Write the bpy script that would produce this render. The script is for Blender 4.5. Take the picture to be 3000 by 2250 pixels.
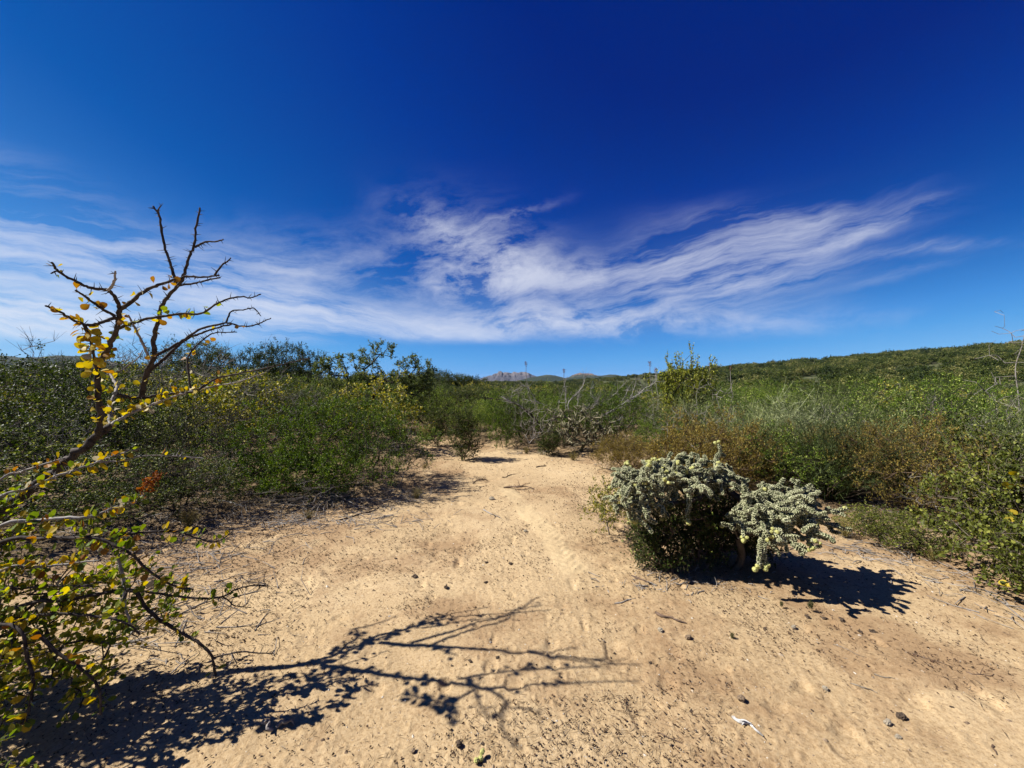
import bpy, math, random
import numpy as np
from mathutils import Vector, Matrix, Quaternion

R = math.radians
scene = bpy.context.scene
for o in list(bpy.data.objects):
    bpy.data.objects.remove(o)
COL = scene.collection

# ------------------------------------------------------------------ camera
EYE = 1.5
cam_d = bpy.data.cameras.new('camera')
cam = bpy.data.objects.new('camera', cam_d)
COL.objects.link(cam)
cam.location = (0, 0, EYE)
cam.rotation_euler = (R(90), 0, 0)
cam_d.sensor_width = 36.0
cam_d.lens = 13.5
cam_d.shift_y = -10 / 3000.0
cam_d.clip_start = 0.05
cam_d.clip_end = 30000
scene.camera = cam

# ------------------------------------------------------------------ view
scene.view_settings.view_transform = 'Standard'
scene.view_settings.look = 'None'
scene.view_settings.gamma = 1.0
scene.view_settings.exposure = 1.2
scene.view_settings.use_curve_mapping = False
scene.render.engine = 'CYCLES'
scene.cycles.max_bounces = 6
scene.cycles.diffuse_bounces = 3
scene.cycles.glossy_bounces = 2
scene.cycles.transmission_bounces = 3
scene.cycles.transparent_max_bounces = 4
scene.cycles.caustics_reflective = False
scene.cycles.caustics_refractive = False

SUN_ELEV = 46.0
# ------------------------------------------------------------------ sun (from the left)
sun_d = bpy.data.lights.new('sun', 'SUN')
sun_d.energy = 5.0
sun_d.angle = R(0.45)
sun_d.color = (1.0, 0.965, 0.91)
sun = bpy.data.objects.new('sun', sun_d)
COL.objects.link(sun)
sun.location = (-20, 0, 25)
sun.rotation_euler = (0, -R(90 - SUN_ELEV), 0)


# ------------------------------------------------------------------ node helper
class NT:
    def __init__(self, tree):
        self.t = tree
        self.n = tree.nodes
        self.l = tree.links

    def node(self, kind, **kw):
        nd = self.n.new(kind)
        for k, v in kw.items():
            setattr(nd, k, v)
        return nd

    def put(self, sock, v):
        if isinstance(v, (int, float)):
            try:
                sock.default_value = v
            except TypeError:
                sock.default_value = (v, v, v)
        elif isinstance(v, (tuple, list)):
            if len(v) == 3 and len(sock.default_value) == 4:
                v = tuple(v) + (1.0,)
            sock.default_value = v
        else:
            self.l.new(v, sock)

    def m(self, op, a, b=None, c=None, clamp=False):
        nd = self.node('ShaderNodeMath', operation=op, use_clamp=clamp)
        self.put(nd.inputs[0], a)
        if b is not None:
            self.put(nd.inputs[1], b)
        if c is not None:
            self.put(nd.inputs[2], c)
        return nd.outputs[0]

    def mix(self, f, a, b, mode='MIX'):
        nd = self.node('ShaderNodeMix', data_type='RGBA', blend_type=mode)
        self.put(nd.inputs[0], f)
        self.put(nd.inputs[6], a)
        self.put(nd.inputs[7], b)
        return nd.outputs[2]

    def ramp(self, f, stops, interp='LINEAR'):
        nd = self.node('ShaderNodeValToRGB')
        cr = nd.color_ramp
        cr.interpolation = interp
        while len(cr.elements) < len(stops):
            cr.elements.new(0.5)
        for e, (p, c) in zip(cr.elements, stops):
            e.position = p
            e.color = tuple(c) + (1.0,) if len(c) == 3 else c
        self.put(nd.inputs[0], f)
        return nd.outputs[0]

    def remap(self, v, a, b, c=0.0, d=1.0, smooth=False):
        nd = self.node('ShaderNodeMapRange')
        nd.clamp = True
        if smooth:
            nd.interpolation_type = 'SMOOTHSTEP'
        self.put(nd.inputs[0], v)
        for i, x in enumerate((a, b, c, d)):
            self.put(nd.inputs[1 + i], x)
        return nd.outputs[0]

    def noise(self, vec, scale, detail=4.0, rough=0.55, dist=0.0, lac=2.0):
        nd = self.node('ShaderNodeTexNoise')
        if vec is not None:
            self.l.new(vec, nd.inputs['Vector'])
        nd.inputs['Scale'].default_value = scale
        nd.inputs['Detail'].default_value = detail
        nd.inputs['Roughness'].default_value = rough
        nd.inputs['Lacunarity'].default_value = lac
        nd.inputs['Distortion'].default_value = dist
        return nd.outputs['Fac']

    def comb(self, x, y, z):
        nd = self.node('ShaderNodeCombineXYZ')
        for i, v in enumerate((x, y, z)):
            self.put(nd.inputs[i], v)
        return nd.outputs[0]

    def attr(self, name):
        nd = self.node('ShaderNodeAttribute')
        nd.attribute_name = name
        return nd.outputs['Fac']


# ------------------------------------------------------------------ world: Nishita sky with cirrus
def build_world():
    w = bpy.data.worlds.new('World')
    scene.world = w
    w.use_nodes = True
    w.node_tree.nodes.clear()
    T = NT(w.node_tree)
    sky = T.node('ShaderNodeTexSky')
    sky.sky_type = 'NISHITA'
    sky.sun_disc = False
    sky.sun_elevation = R(SUN_ELEV)
    sky.sun_rotation = R(270)
    sky.altitude = 300
    sky.air_density = 1.0
    sky.dust_density = 0.35
    sky.ozone_density = 3.0
    # the camera's vivid rendering of that sky: brightness stays the sky model's, colour follows one ramp
    sep = T.node('ShaderNodeSeparateColor')
    T.l.new(sky.outputs[0], sep.inputs[0])
    t = T.m('MULTIPLY', sep.outputs[1], 0.1)
    ramp = T.ramp(t, [(0.0, (0.0, 0.006, 0.110)), (0.148, (0.0, 0.017, 0.210)), (0.19, (0.0, 0.036, 0.300)), (0.30, (0.002, 0.100, 0.450)),
                      (0.48, (0.054, 0.279, 0.730)), (0.58, (0.087, 0.361, 0.800)), (0.75, (0.20, 0.50, 0.88)), (1.0, (0.45, 0.70, 0.95))])
    base = T.mix(1.0, ramp, (8.65, 8.65, 8.65), 'MULTIPLY')

    tc = T.node('ShaderNodeTexCoord')
    sx = T.node('ShaderNodeSeparateXYZ')
    T.l.new(tc.outputs['Generated'], sx.inputs[0])
    x, y, z = sx.outputs
    az = T.m('ARCTAN2', x, y)
    hyp = T.m('SQRT', T.m('ADD', T.m('MULTIPLY', x, x), T.m('MULTIPLY', y, y)))
    el = T.m('ARCTAN2', z, hyp)

    # the cirrus lies on a high flat sheet ahead: its streaks are straight in direction ratios
    yy = T.m('MAXIMUM', y, 0.18)
    U0 = T.m('DIVIDE', x, yy)
    V0 = T.m('DIVIDE', z, yy)
    p = T.comb(U0, V0, 0.0)

    def warp(scale, amp, off, ky=0.7):
        nz = T.node('ShaderNodeTexNoise')
        mp = T.node('ShaderNodeMapping')
        T.l.new(p, mp.inputs[0])
        mp.inputs['Location'].default_value = off
        T.l.new(mp.outputs[0], nz.inputs['Vector'])
        nz.inputs['Scale'].default_value = scale
        nz.inputs['Detail'].default_value = 3
        s = T.node('ShaderNodeSeparateColor')
        T.l.new(nz.outputs['Color'], s.inputs[0])
        return (T.m('MULTIPLY', T.m('SUBTRACT', s.outputs[0], 0.5), amp),
                T.m('MULTIPLY', T.m('SUBTRACT', s.outputs[1], 0.5), amp * ky))
    w1 = warp(3.2, 0.12, (3.1, 1.7, 0), 0.45)
    w2 = warp(12.0, 0.042, (7.3, 4.1, 0))
    uw = T.m('ADD', U0, T.m('ADD', w1[0], w2[0]))
    vw = T.m('ADD', V0, T.m('ADD', w1[1], w2[1]))

    def streak_noise(deg, sx_, sy_, off, detail=8.0, rough=0.62):
        """fibrous noise stretched along a direction in the sheet"""
        ca, sa = math.cos(R(deg)), math.sin(R(deg))
        u = T.m('ADD', T.m('MULTIPLY', uw, ca), T.m('MULTIPLY', vw, sa))
        v = T.m('SUBTRACT', T.m('MULTIPLY', vw, ca), T.m('MULTIPLY', uw, sa))
        return T.noise(T.comb(T.m('MULTIPLY', u, sx_), T.m('MULTIPLY', v, sy_), off), 1.0, detail, rough, 0.2)

    def blob(px, py, hw, hh, deg, pw=1.0, sharp=False):
        """soft patch of cloud: where it is seen, how wide and high, its tilt and its strength"""
        u0, v0 = (px - 1500) / 1125.0, (1115 - py) / 1125.0
        hw, hh = hw / 1125.0, hh / 1125.0
        ca, sa = math.cos(R(deg)), math.sin(R(deg))
        du = T.m('SUBTRACT', U0 if sharp else uw, u0)
        dv = T.m('SUBTRACT', V0 if sharp else vw, v0)
        u = T.m('DIVIDE', T.m('ADD', T.m('MULTIPLY', du, ca), T.m('MULTIPLY', dv, sa)), hw)
        v = T.m('DIVIDE', T.m('SUBTRACT', T.m('MULTIPLY', dv, ca), T.m('MULTIPLY', du, sa)), hh)
        q = T.m('ADD', T.m('MULTIPLY', u, u), T.m('MULTIPLY', v, v))
        return T.m('MULTIPLY', T.m('EXPONENT', T.m('MULTIPLY', q, -1.0)), pw)

    def total(lst):
        s = lst[0]
        for k in lst[1:]:
            s = T.m('ADD', s, k)
        return s

    nA = streak_noise(-9, 1.5, 14.0, 1.3, 10.0, 0.66)        # left band, fibres sinking to the right
    nB = streak_noise(15, 1.7, 14.0, 5.7, 10.0, 0.66)        # right fan, fibres rising to the right
    nC = streak_noise(6, 4.2, 10.0, 9.1, 9.0, 0.68)    # torn middle wisps
    mA = total([blob(-150, 780, 560, 150, -10, 0.75), blob(300, 760, 420, 80, -14, 0.6), blob(60, 950, 420, 60, -8, 0.85), blob(700, 840, 330, 75, -14, 0.75),
                blob(760, 765, 150, 26, -14, 0.55), blob(1050, 935, 420, 45, -6, 0.95), blob(400, 935, 560, 55, -5, 0.7), blob(-100, 900, 400, 40, -3, 0.5), blob(120, 545, 300, 60, -24, 0.16)])
    mB = total([blob(1930, 800, 330, 75, 8, 0.75), blob(2230, 730, 330, 72, 14, 0.75), blob(2250, 640, 300, 45, 4, 0.42), blob(2480, 700, 200, 20, 20, 0.6),
                blob(2200, 830, 230, 36, 8, 0.6), blob(2690, 735, 230, 15, 6, 0.45), blob(2640, 800, 190, 12, 14, 0.2), blob(2600, 640, 140, 13, 18, 0.22), blob(1950, 905, 330, 45, 2, 0.5)])
    mC = total([blob(1400, 740, 210, 105, -18, 0.6), blob(1500, 640, 110, 15, 20, 0.5), blob(1460, 795, 120, 60, 20, 0.5), blob(1600, 945, 360, 42, 1, 0.9),
                blob(1620, 810, 270, 48, 3, 0.7), blob(1330, 690, 160, 40, -28, 0.4), blob(1290, 850, 60, 22, -40, 0.3), blob(1000, 800, 480, 110, -6, 0.30), blob(1900, 950, 560, 40, 1, 0.40)])
    dA = T.m('MULTIPLY', mA, T.remap(nA, 0.40, 0.66, 0.06, 1.7))
    dB = T.m('MULTIPLY', mB, T.remap(nB, 0.39, 0.68, 0.04, 1.7))
    dC = T.m('MULTIPLY', mC, T.remap(nC, 0.42, 0.64, 0.02, 1.6))
    front = T.remap(y, 0.22, 0.42, 0.0, 1.0, True)
    dens = T.m('MULTIPLY', T.m('ADD', T.m('ADD', dA, dB), dC), front)
    # the same thin cirrus goes on round the sky to the sides and behind
    nR = T.noise(T.comb(T.m('MULTIPLY', az, 3.0), T.m('MULTIPLY', el, 16.0), 2.0), 1.0, 7, 0.6, 0.3)
    band = T.m('EXPONENT', T.m('MULTIPLY', T.m('POWER', T.m('DIVIDE', T.m('SUBTRACT', el, 0.22), 0.13), 2.0), -1.0))
    dens = T.m('ADD', dens, T.m('MULTIPLY', T.m('MULTIPLY', T.m('SUBTRACT', 1.0, front), band), T.m('MULTIPLY', T.remap(nR, 0.42, 0.75), 0.8)))
    # clear strip above the horizon, with the sheet's ragged lower edge
    low = T.m('ADD', V0, T.m('MULTIPLY', T.m('SUBTRACT', nA, 0.5), 0.03))
    dens = T.m('MULTIPLY', dens, T.remap(low, 0.085, 0.122, 0.0, 1.0, True))
    dens = T.m('SUBTRACT', 1.0, T.m('EXPONENT', T.m('MULTIPLY', dens, -0.78)))
    col = T.mix(T.m('MULTIPLY', dens, 0.92), base, (6.9, 7.2, 8.1))
    bg = T.node('ShaderNodeBackground')
    T.l.new(col, bg.inputs[0])
    bg.inputs[1].default_value = 0.05
    out = T.node('ShaderNodeOutputWorld')
    T.l.new(bg.outputs[0], out.inputs[0])


build_world()

rng = np.random.default_rng(7)


# ------------------------------------------------------------------ value noise
def vnoise(x, y, seed=0, z=None):
    """smooth lattice noise in 0..1, vectorised, 2-D or 3-D"""
    def h(i, j, k):
        n = (i.astype(np.int64) * 374761393 + j.astype(np.int64) * 668265263 + k * 2147483647 + seed * 1274126177) & 0xffffffff
        n = ((n ^ (n >> 13)) * 1274126177) & 0xffffffff
        n = (n ^ (n >> 16)) & 0xffffffff
        return n / 4294967295.0
    x = np.asarray(x, float)
    y = np.asarray(y, float)
    xi, yi = np.floor(x), np.floor(y)
    fx, fy = x - xi, y - yi
    fx = fx * fx * (3 - 2 * fx)
    fy = fy * fy * (3 - 2 * fy)

    def layer(k):
        a, b = h(xi, yi, k), h(xi + 1, yi, k)
        c, d = h(xi, yi + 1, k), h(xi + 1, yi + 1, k)
        return (a * (1 - fx) + b * fx) * (1 - fy) + (c * (1 - fx) + d * fx) * fy
    if z is None:
        return layer(0)
    z = np.asarray(z, float)
    zi = np.floor(z)
    fz = z - zi
    fz = fz * fz * (3 - 2 * fz)
    zi = zi.astype(np.int64)
    return layer(zi) * (1 - fz) + layer(zi + 1) * fz


def fbm(x, y, seed=0, octaves=4, gain=0.5):
    s, a, t = 0.0, 1.0, 0.0
    for k in range(octaves):
        s = s + a * vnoise(np.asarray(x) * 2 ** k, np.asarray(y) * 2 ** k, seed + 17 * k)
        t += a
        a *= gain
    return s / t


def sstep(a, b, x):
    t = np.clip((np.asarray(x, float) - a) / (b - a), 0, 1)
    return t * t * (3 - 2 * t)


# ------------------------------------------------------------------ terrain height
PATH_Y = [0.0, 2.0, 2.4, 3.2, 3.8, 4.6, 5.2, 7.0, 8.2, 9.7, 11.0, 13.0]
PATH_L = [-9.0, -5.0, -4.2, -3.4, -3.0, -2.8, -1.5, -1.75, -1.9, -2.3, -2.6, -2.6]
PATH_R = [9.0, 4.2, 3.6, 3.6, 3.4, 2.9, 2.6, 1.9, 0.8, -1.3, -2.0, -2.6]


def path_edge(y):
    return np.interp(y, PATH_Y, PATH_L), np.interp(y, PATH_Y, PATH_R)


def sandness(x, y):
    """1 on the bare sand, falling to 0 over half a metre into the scrub"""
    l, r = path_edge(y)
    d = np.minimum(x - l, r - x)
    d = np.where(np.asarray(y) > 13, -3, d)
    return sstep(-0.6, 0.15, d)


def H(x, y):
    x = np.asarray(x, float)
    y = np.asarray(y, float)
    d = np.hypot(x, y)
    h = -1.15 * sstep(9, 38, y) - 1.9 * sstep(40, 150, d)
    h = h + (fbm(x * 0.16 + 5, y * 0.16, 3, 3) - 0.5) * 0.35 * sstep(4, 16, d)
    # hillside on the right
    ramp = np.clip((x - 62) / 178.0, 0, 3)
    h = h + 16.6 * ramp ** 0.92 * sstep(28, 185, y + 0.12 * x) * (1 - 0.75 * sstep(420, 900, y))
    h = h + (fbm(x * 0.02 + 1, y * 0.02, 8, 3) - 0.5) * 2.2 * sstep(70, 200, d)
    # low mounds the bushes stand on
    h = h + 0.10 * (1 - sandness(x, y)) * sstep(2.2, 5, d) * (1 - sstep(12, 20, d))
    return h


def Hf(x, y):
    return float(H(np.array([x]), np.array([y]))[0])


def micro(x, y):
    """trampled sand: dents, crumbs, and one faint tyre track"""
    d = np.hypot(x, y)
    fade = 1 - sstep(9, 14, d)
    m = (fbm(x * 1.7, y * 1.7, 21, 2) - 0.5) * 0.050
    m += (fbm(x * 6.0, y * 6.0, 22, 3) - 0.5) * 0.009
    rough = sstep(0.42, 0.62, fbm(x * 1.1 + 9, y * 1.1, 33, 3))
    n2 = vnoise(x * 26, y * 26, 23)
    m += (np.abs(n2 - 0.5) - 0.25) * 0.005 * (0.35 + rough)
    m += sstep(0.62, 0.9, vnoise(x * 47, y * 47, 29)) * 0.004 * (0.45 + rough)
    pits = sstep(0.80, 0.95, vnoise(x * 9 + 3, y * 9, 25))
    m -= pits * 0.012 * (0.4 + rough)
    for k, u, v, w, t in track_parts(x, y):
        tread = np.sin((u + np.abs(v) * 0.9) * 2 * math.pi / 0.085) * 0.5 + 0.5
        m = m * (1 - 0.6 * w) + w * (-0.006 + 0.013 * tread * vnoise(x * 14, y * 14, 61) + 0.006 * vnoise(x * 30, y * 30, 62))
    return m * fade


def track_parts(x, y):
    t = TRACK
    for k in range(len(t) - 1):
        a, b = np.array(t[k]), np.array(t[k + 1])
        ab = b - a
        L = np.hypot(*ab)
        u = ((x - a[0]) * ab[0] + (y - a[1]) * ab[1]) / L
        v = ((x - a[0]) * -ab[1] + (y - a[1]) * ab[0]) / L
        ins = (u > 0) & (u < L) & (np.abs(v) < 0.13)
        w = np.where(ins, np.clip((0.13 - np.abs(v)) / 0.05, 0, 1), 0) * np.clip(np.minimum(u, L - u) / 0.3 + (0 < k < len(t) - 2), 0, 1)
        yield k, u, v, w, t


TRACK = [(-0.15, 5.6), (0.12, 4.6), (0.33, 3.9), (0.42, 3.4), (0.50, 3.0), (0.55, 2.7)]


# ------------------------------------------------------------------ mesh building
class MB:
    """collects vertices, polygons of one size class each, a per-vertex tint and a material slot per face"""
    def __init__(self):
        self.v, self.f, self.t, self.mi = [], [], [], []
        self.n = 0

    def add(self, V, F, tint=0.5, mi=0):
        V = np.asarray(V, float).reshape(-1, 3)
        F = np.asarray(F, int)
        self.v.append(V)
        self.f.append(F + self.n)
        self.t.append(np.broadcast_to(np.asarray(tint, float), (len(V),)))
        self.mi.append(np.full(len(F), mi))
        self.n += len(V)

    def build(self, name, mats, smooth=False):
        me = bpy.data.meshes.new(name)
        V = np.concatenate(self.v).astype(np.float32)
        me.vertices.add(len(V))
        me.vertices.foreach_set('co', V.ravel())
        idx = np.concatenate([f.ravel() for f in self.f]).astype(np.int32)
        sizes = np.concatenate([np.full(len(f), f.shape[1]) for f in self.f]).astype(np.int32)
        starts = np.concatenate([[0], np.cumsum(sizes)[:-1]]).astype(np.int32)
        me.loops.add(len(idx))
        me.loops.foreach_set('vertex_index', idx)
        me.polygons.add(len(sizes))
        me.polygons.foreach_set('loop_start', starts)
        me.polygons.foreach_set('material_index', np.concatenate(self.mi).astype(np.int32))
        me.polygons.foreach_set('use_smooth', np.full(len(sizes), smooth))
        a = me.attributes.new('tint', 'FLOAT', 'POINT')
        a.data.foreach_set('value', np.concatenate(self.t).astype(np.float32))
        for m in (mats if isinstance(mats, (list, tuple)) else [mats]):
            me.materials.append(m)
        me.update(calc_edges=True)
        return me


def norm(v):
    v = np.asarray(v, float)
    return v / np.maximum(np.linalg.norm(v, axis=-1, keepdims=True), 1e-9)


def perp(d):
    ref = np.where(np.abs(d[..., 2:3]) < 0.9, np.array([0, 0, 1.0]), np.array([1.0, 0, 0]))
    return norm(np.cross(d, ref))


def tube(P, rad, sides=7, jitter=0.0, seed=0):
    """one smooth tapered tube along the points P"""
    P = np.asarray(P, float)
    n = len(P)
    T_ = norm(np.gradient(P, axis=0))
    s = perp(T_[0])
    rings = []
    for i in range(n):
        s = norm(s - T_[i] * np.dot(s, T_[i]))
        b = np.cross(T_[i], s)
        a = np.arange(sides) / sides * 2 * math.pi
        r = rad[i]
        if jitter:
            r = r * (1 + jitter * (vnoise(a * 1.3 + 10, np.full(sides, i * 0.9), seed) - 0.5) * 2)
        rings.append(P[i] + np.outer(np.cos(a) * r, s) + np.outer(np.sin(a) * r, b))
    V = np.concatenate(rings + [P[-1:] + T_[-1:] * rad[-1] * 0.8, P[:1]])
    k = np.arange(sides)
    k2 = (k + 1) % sides
    Q = np.concatenate([np.stack([i * sides + k, i * sides + k2, (i + 1) * sides + k2, (i + 1) * sides + k], 1) for i in range(n - 1)])
    Tt = np.concatenate([np.stack([(n - 1) * sides + k, (n - 1) * sides + k2, np.full(sides, n * sides)], 1),
                         np.stack([k2, k, np.full(sides, n * sides + 1)], 1)])
    return V, Q, Tt


def prisms(A, B, ra, rb, sides=3):
    """many tapered prisms at once"""
    A, B = np.asarray(A, float), np.asarray(B, float)
    n = len(A)
    d = norm(B - A)
    s = perp(d)
    b = np.cross(d, s)
    ang = np.arange(sides) / sides * 2 * math.pi
    off = np.cos(ang)[None, :, None] * s[:, None, :] + np.sin(ang)[None, :, None] * b[:, None, :]
    ra = np.broadcast_to(ra, (n,))[:, None, None]
    rb = np.broadcast_to(rb, (n,))[:, None, None]
    V = np.concatenate([A[:, None, :] + off * ra, B[:, None, :] + off * rb], 1).reshape(-1, 3)
    k = np.arange(sides)
    k2 = (k + 1) % sides
    q = np.stack([k, k2, sides + k2, sides + k], 1)
    F = (np.arange(n)[:, None, None] * 2 * sides + q[None]).reshape(-1, 4)
    return V, F


def leaf_tris(C, D, N, L, W, fold=0.25):
    """pointed folded leaves: base C, axis D, face normal N, length L, width W"""
    n = len(C)
    D = norm(D)
    S = norm(np.cross(D, N))
    N = np.cross(S, D)
    L = np.broadcast_to(L, (n,))[:, None]
    W = np.broadcast_to(W, (n,))[:, None]
    mid = C + D * L * 0.55
    V = np.stack([C, mid + S * W * 0.5 + N * W * fold, C + D * L, mid - S * W * 0.5 + N * W * fold], 1).reshape(-1, 3)
    b = np.arange(n)[:, None] * 4
    F = np.concatenate([b + np.array([[0, 1, 2]]), b + np.array([[0, 2, 3]])])
    return V, F


def leaf_round(C, D, N, L, W):
    """round-ended leaves (six corners)"""
    n = len(C)
    D = norm(D)
    S = norm(np.cross(D, N))
    N = np.cross(S, D)
    L = np.broadcast_to(L, (n,))[:, None]
    W = np.broadcast_to(W, (n,))[:, None]
    prof = [(0, 0, 0), (0.38, 0.42, 0.08), (0.78, 0.44, 0.10), (1.0, 0.0, 0.03), (0.78, -0.44, 0.10), (0.38, -0.42, 0.08)]
    V = np.stack([C + D * L * a + S * W * s + N * W * h for a, s, h in prof], 1).reshape(-1, 3)
    b = np.arange(n)[:, None] * 6
    F = np.concatenate([b + np.array([[0, 1, 2, 3]]), b + np.array([[0, 3, 4, 5]])])
    return V, F


# ------------------------------------------------------------------ objects
def props(o, label=None, cat=None, group=None, kind=None):
    if label:
        o['label'] = label
    if cat:
        o['category'] = cat
    if group:
        o['group'] = group
    if kind:
        o['kind'] = kind
    return o


def link(name, me, parent=None):
    o = bpy.data.objects.new(name, me)
    COL.objects.link(o)
    if parent is not None:
        o.parent = parent
    return o


def empty(name, loc, rz=0.0, s=1.0):
    o = bpy.data.objects.new(name, None)
    o.empty_display_size = 0.1
    COL.objects.link(o)
    o.location = loc
    o.rotation_euler = (0, 0, rz)
    o.scale = (s, s, s) if not isinstance(s, tuple) else s
    return o


def at(px, py, d):
    """the point DEPTH metres ahead that the photograph shows at pixel (px, py)"""
    return np.array([(px - 1500) / 1125.0 * d, d, EYE - (py - 1115) / 1125.0 * d])


def ground_at(px, py):
    d = EYE * 1125.0 / (py - 1115)
    for _ in range(4):
        x = (px - 1500) / 1125.0 * d
        d = (EYE - Hf(x, d)) * 1125.0 / (py - 1115)
    return (px - 1500) / 1125.0 * d, d


# ------------------------------------------------------------------ materials
def new_mat(name):
    m = bpy.data.materials.new(name)
    m.use_nodes = True
    m.node_tree.nodes.clear()
    return m, NT(m.node_tree)


def finish(T, shader, disp=None):
    out = T.node('ShaderNodeOutputMaterial')
    T.l.new(shader, out.inputs[0])


def principled(T, col, rough=0.8, spec=0.2, normal=None):
    p = T.node('ShaderNodeBsdfPrincipled')
    T.put(p.inputs['Base Color'], col)
    T.put(p.inputs['Roughness'], rough)
    T.put(p.inputs['Specular IOR Level'], spec)
    if normal is not None:
        T.l.new(normal, p.inputs['Normal'])
    return p.outputs[0]


def bump(T, h, strength=0.5, dist=0.01):
    b = T.node('ShaderNodeBump')
    b.inputs['Strength'].default_value = strength
    b.inputs['Distance'].default_value = dist
    T.l.new(h, b.inputs['Height'])
    return b.outputs[0]


def dim(stops, k):
    return [(p, tuple(v * k for v in c)) for p, c in stops]


def leaf_mat(name, stops, trans=0.3, rough=0.45, spec=0.2, objvar=0.34):
    stops = dim(stops, 0.62) if objvar > 0.85 else [(p, (c[0] * 0.88, c[1] * 0.94, c[2] * 0.55)) for p, c in stops]
    spec, rough = min(spec, 0.14), max(rough, 0.5)
    m, T = new_mat(name)
    oi = T.node('ShaderNodeObjectInfo')
    t = T.attr('tint')
    t = T.m('ADD', t, T.m('MULTIPLY', T.m('SUBTRACT', oi.outputs['Random'], 0.5), objvar), clamp=True)
    c = T.ramp(t, stops)
    a = principled(T, c, rough, spec)
    tr = T.node('ShaderNodeBsdfTranslucent')
    hs = T.node('ShaderNodeHueSaturation')
    hs.inputs['Saturation'].default_value = 1.15
    hs.inputs['Value'].default_value = 1.25
    T.l.new(c, hs.inputs['Color'])
    T.l.new(hs.outputs[0], tr.inputs[0])
    mx = T.node('ShaderNodeMixShader')
    mx.inputs[0].default_value = trans
    T.l.new(a, mx.inputs[1])
    T.l.new(tr.outputs[0], mx.inputs[2])
    finish(T, mx.outputs[0])
    return m


def bark_mat(name, c1, c2, scale=60.0, rough=0.85, bmp=0.4):
    m, T = new_mat(name)
    tc = T.node('ShaderNodeTexCoord')
    n = T.noise(tc.outputs['Object'], scale, 4, 0.6)
    n2 = T.noise(tc.outputs['Object'], scale * 0.12, 2, 0.5)
    f = T.remap(T.m('ADD', n, T.m('MULTIPLY', T.m('SUBTRACT', n2, 0.5), 0.8)), 0.3, 0.7)
    c = T.mix(f, tuple(v * 0.55 for v in c1), tuple(v * 0.55 for v in c2))
    finish(T, principled(T, c, rough, 0.15, bump(T, n, bmp, 0.004)))
    return m


def flat_tint_mat(name, stops, rough=0.9, spec=0.1, nscale=0.0):
    m, T = new_mat(name)
    stops = dim(stops, 0.56)
    t = T.attr('tint')
    if nscale:
        tc = T.node('ShaderNodeTexCoord')
        t = T.m('ADD', t, T.m('MULTIPLY', T.m('SUBTRACT', T.noise(tc.outputs['Object'], nscale, 3), 0.5), 0.5), clamp=True)
    finish(T, principled(T, T.ramp(t, stops), rough, spec))
    return m


M = {}
M['leaf_green'] = leaf_mat('creosote_leaf', [(0.0, (0.030, 0.048, 0.010)), (0.45, (0.072, 0.122, 0.013)), (0.8, (0.175, 0.225, 0.034)), (1.0, (0.34, 0.35, 0.15))], 0.28, 0.45, 0.25, 0.4)
M['leaf_dark'] = leaf_mat('thicket_leaf', [(0.0, (0.018, 0.029, 0.008)), (0.55, (0.050, 0.068, 0.017)), (0.85, (0.150, 0.160, 0.055)), (1.0, (0.36, 0.35, 0.17))], 0.28, 0.5, 0.25)
M['leaf_yellow'] = leaf_mat('yellowing_leaf', [(0.0, (0.070, 0.085, 0.018)), (0.45, (0.190, 0.175, 0.035)), (0.8, (0.42, 0.32, 0.075)), (1.0, (0.58, 0.48, 0.20))])
M['leaf_tree'] = leaf_mat('tree_leaf', [(0.0, (0.024, 0.036, 0.012)), (0.55, (0.062, 0.078, 0.026)), (1.0, (0.150, 0.150, 0.075))], 0.22, 0.45, 0.2, 0.5)
M['leaf_far'] = leaf_mat('far_leaf', [(0.0, (0.018, 0.030, 0.012)), (0.35, (0.048, 0.064, 0.022)), (0.65, (0.095, 0.105, 0.040)), (0.88, (0.160, 0.150, 0.070)), (1.0, (0.26, 0.22, 0.13))], 0.2, 0.5, 0.1, 0.75)
M['leaf_elephant'] = leaf_mat('elephant_tree_leaf', [(0.0, (0.045, 0.062, 0.022)), (0.6, (0.110, 0.130, 0.055)), (1.0, (0.230, 0.235, 0.125))], 0.25)
M['leaf_lime'] = leaf_mat('upright_bush_leaf', [(0.0, (0.070, 0.085, 0.014)), (0.5, (0.210, 0.215, 0.045)), (1.0, (0.420, 0.380, 0.120))])
M['leaf_vine'] = leaf_mat('vine_leaf', [(0.0, (0.035, 0.042, 0.012)), (0.6, (0.082, 0.092, 0.024)), (0.95, (0.170, 0.172, 0.050)), (1.0, (0.26, 0.25, 0.08))])
M['leaf_rust'] = leaf_mat('rust_leaf', [(0.0, (0.060, 0.054, 0.020)), (0.5, (0.175, 0.115, 0.038)), (1.0, (0.350, 0.255, 0.110))], 0.25, 0.7, 0.1, 0.3)
M['leaf_broom'] = leaf_mat('broom_stem', [(0.0, (0.018, 0.026, 0.012)), (0.45, (0.058, 0.074, 0.036)), (0.8, (0.145, 0.158, 0.085)), (1.0, (0.38, 0.37, 0.26))], 0.12, 0.6, 0.2, 0.6)
M['leaf_silver'] = leaf_mat('silver_stem', [(0.0, (0.13, 0.13, 0.105)), (1.0, (0.40, 0.40, 0.36))], 0.1, 0.8, 0.1)
M['leaf_dry'] = leaf_mat('dry_grass', [(0.0, (0.14, 0.10, 0.05)), (1.0, (0.46, 0.36, 0.20))], 0.15, 0.8, 0.1)
M['hero_yellow'] = leaf_mat('golden_leaf', [(0.0, (0.46, 0.32, 0.025)), (1.0, (0.70, 0.54, 0.06))], 0.42, 0.45, 0.35, 0.9)
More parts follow.
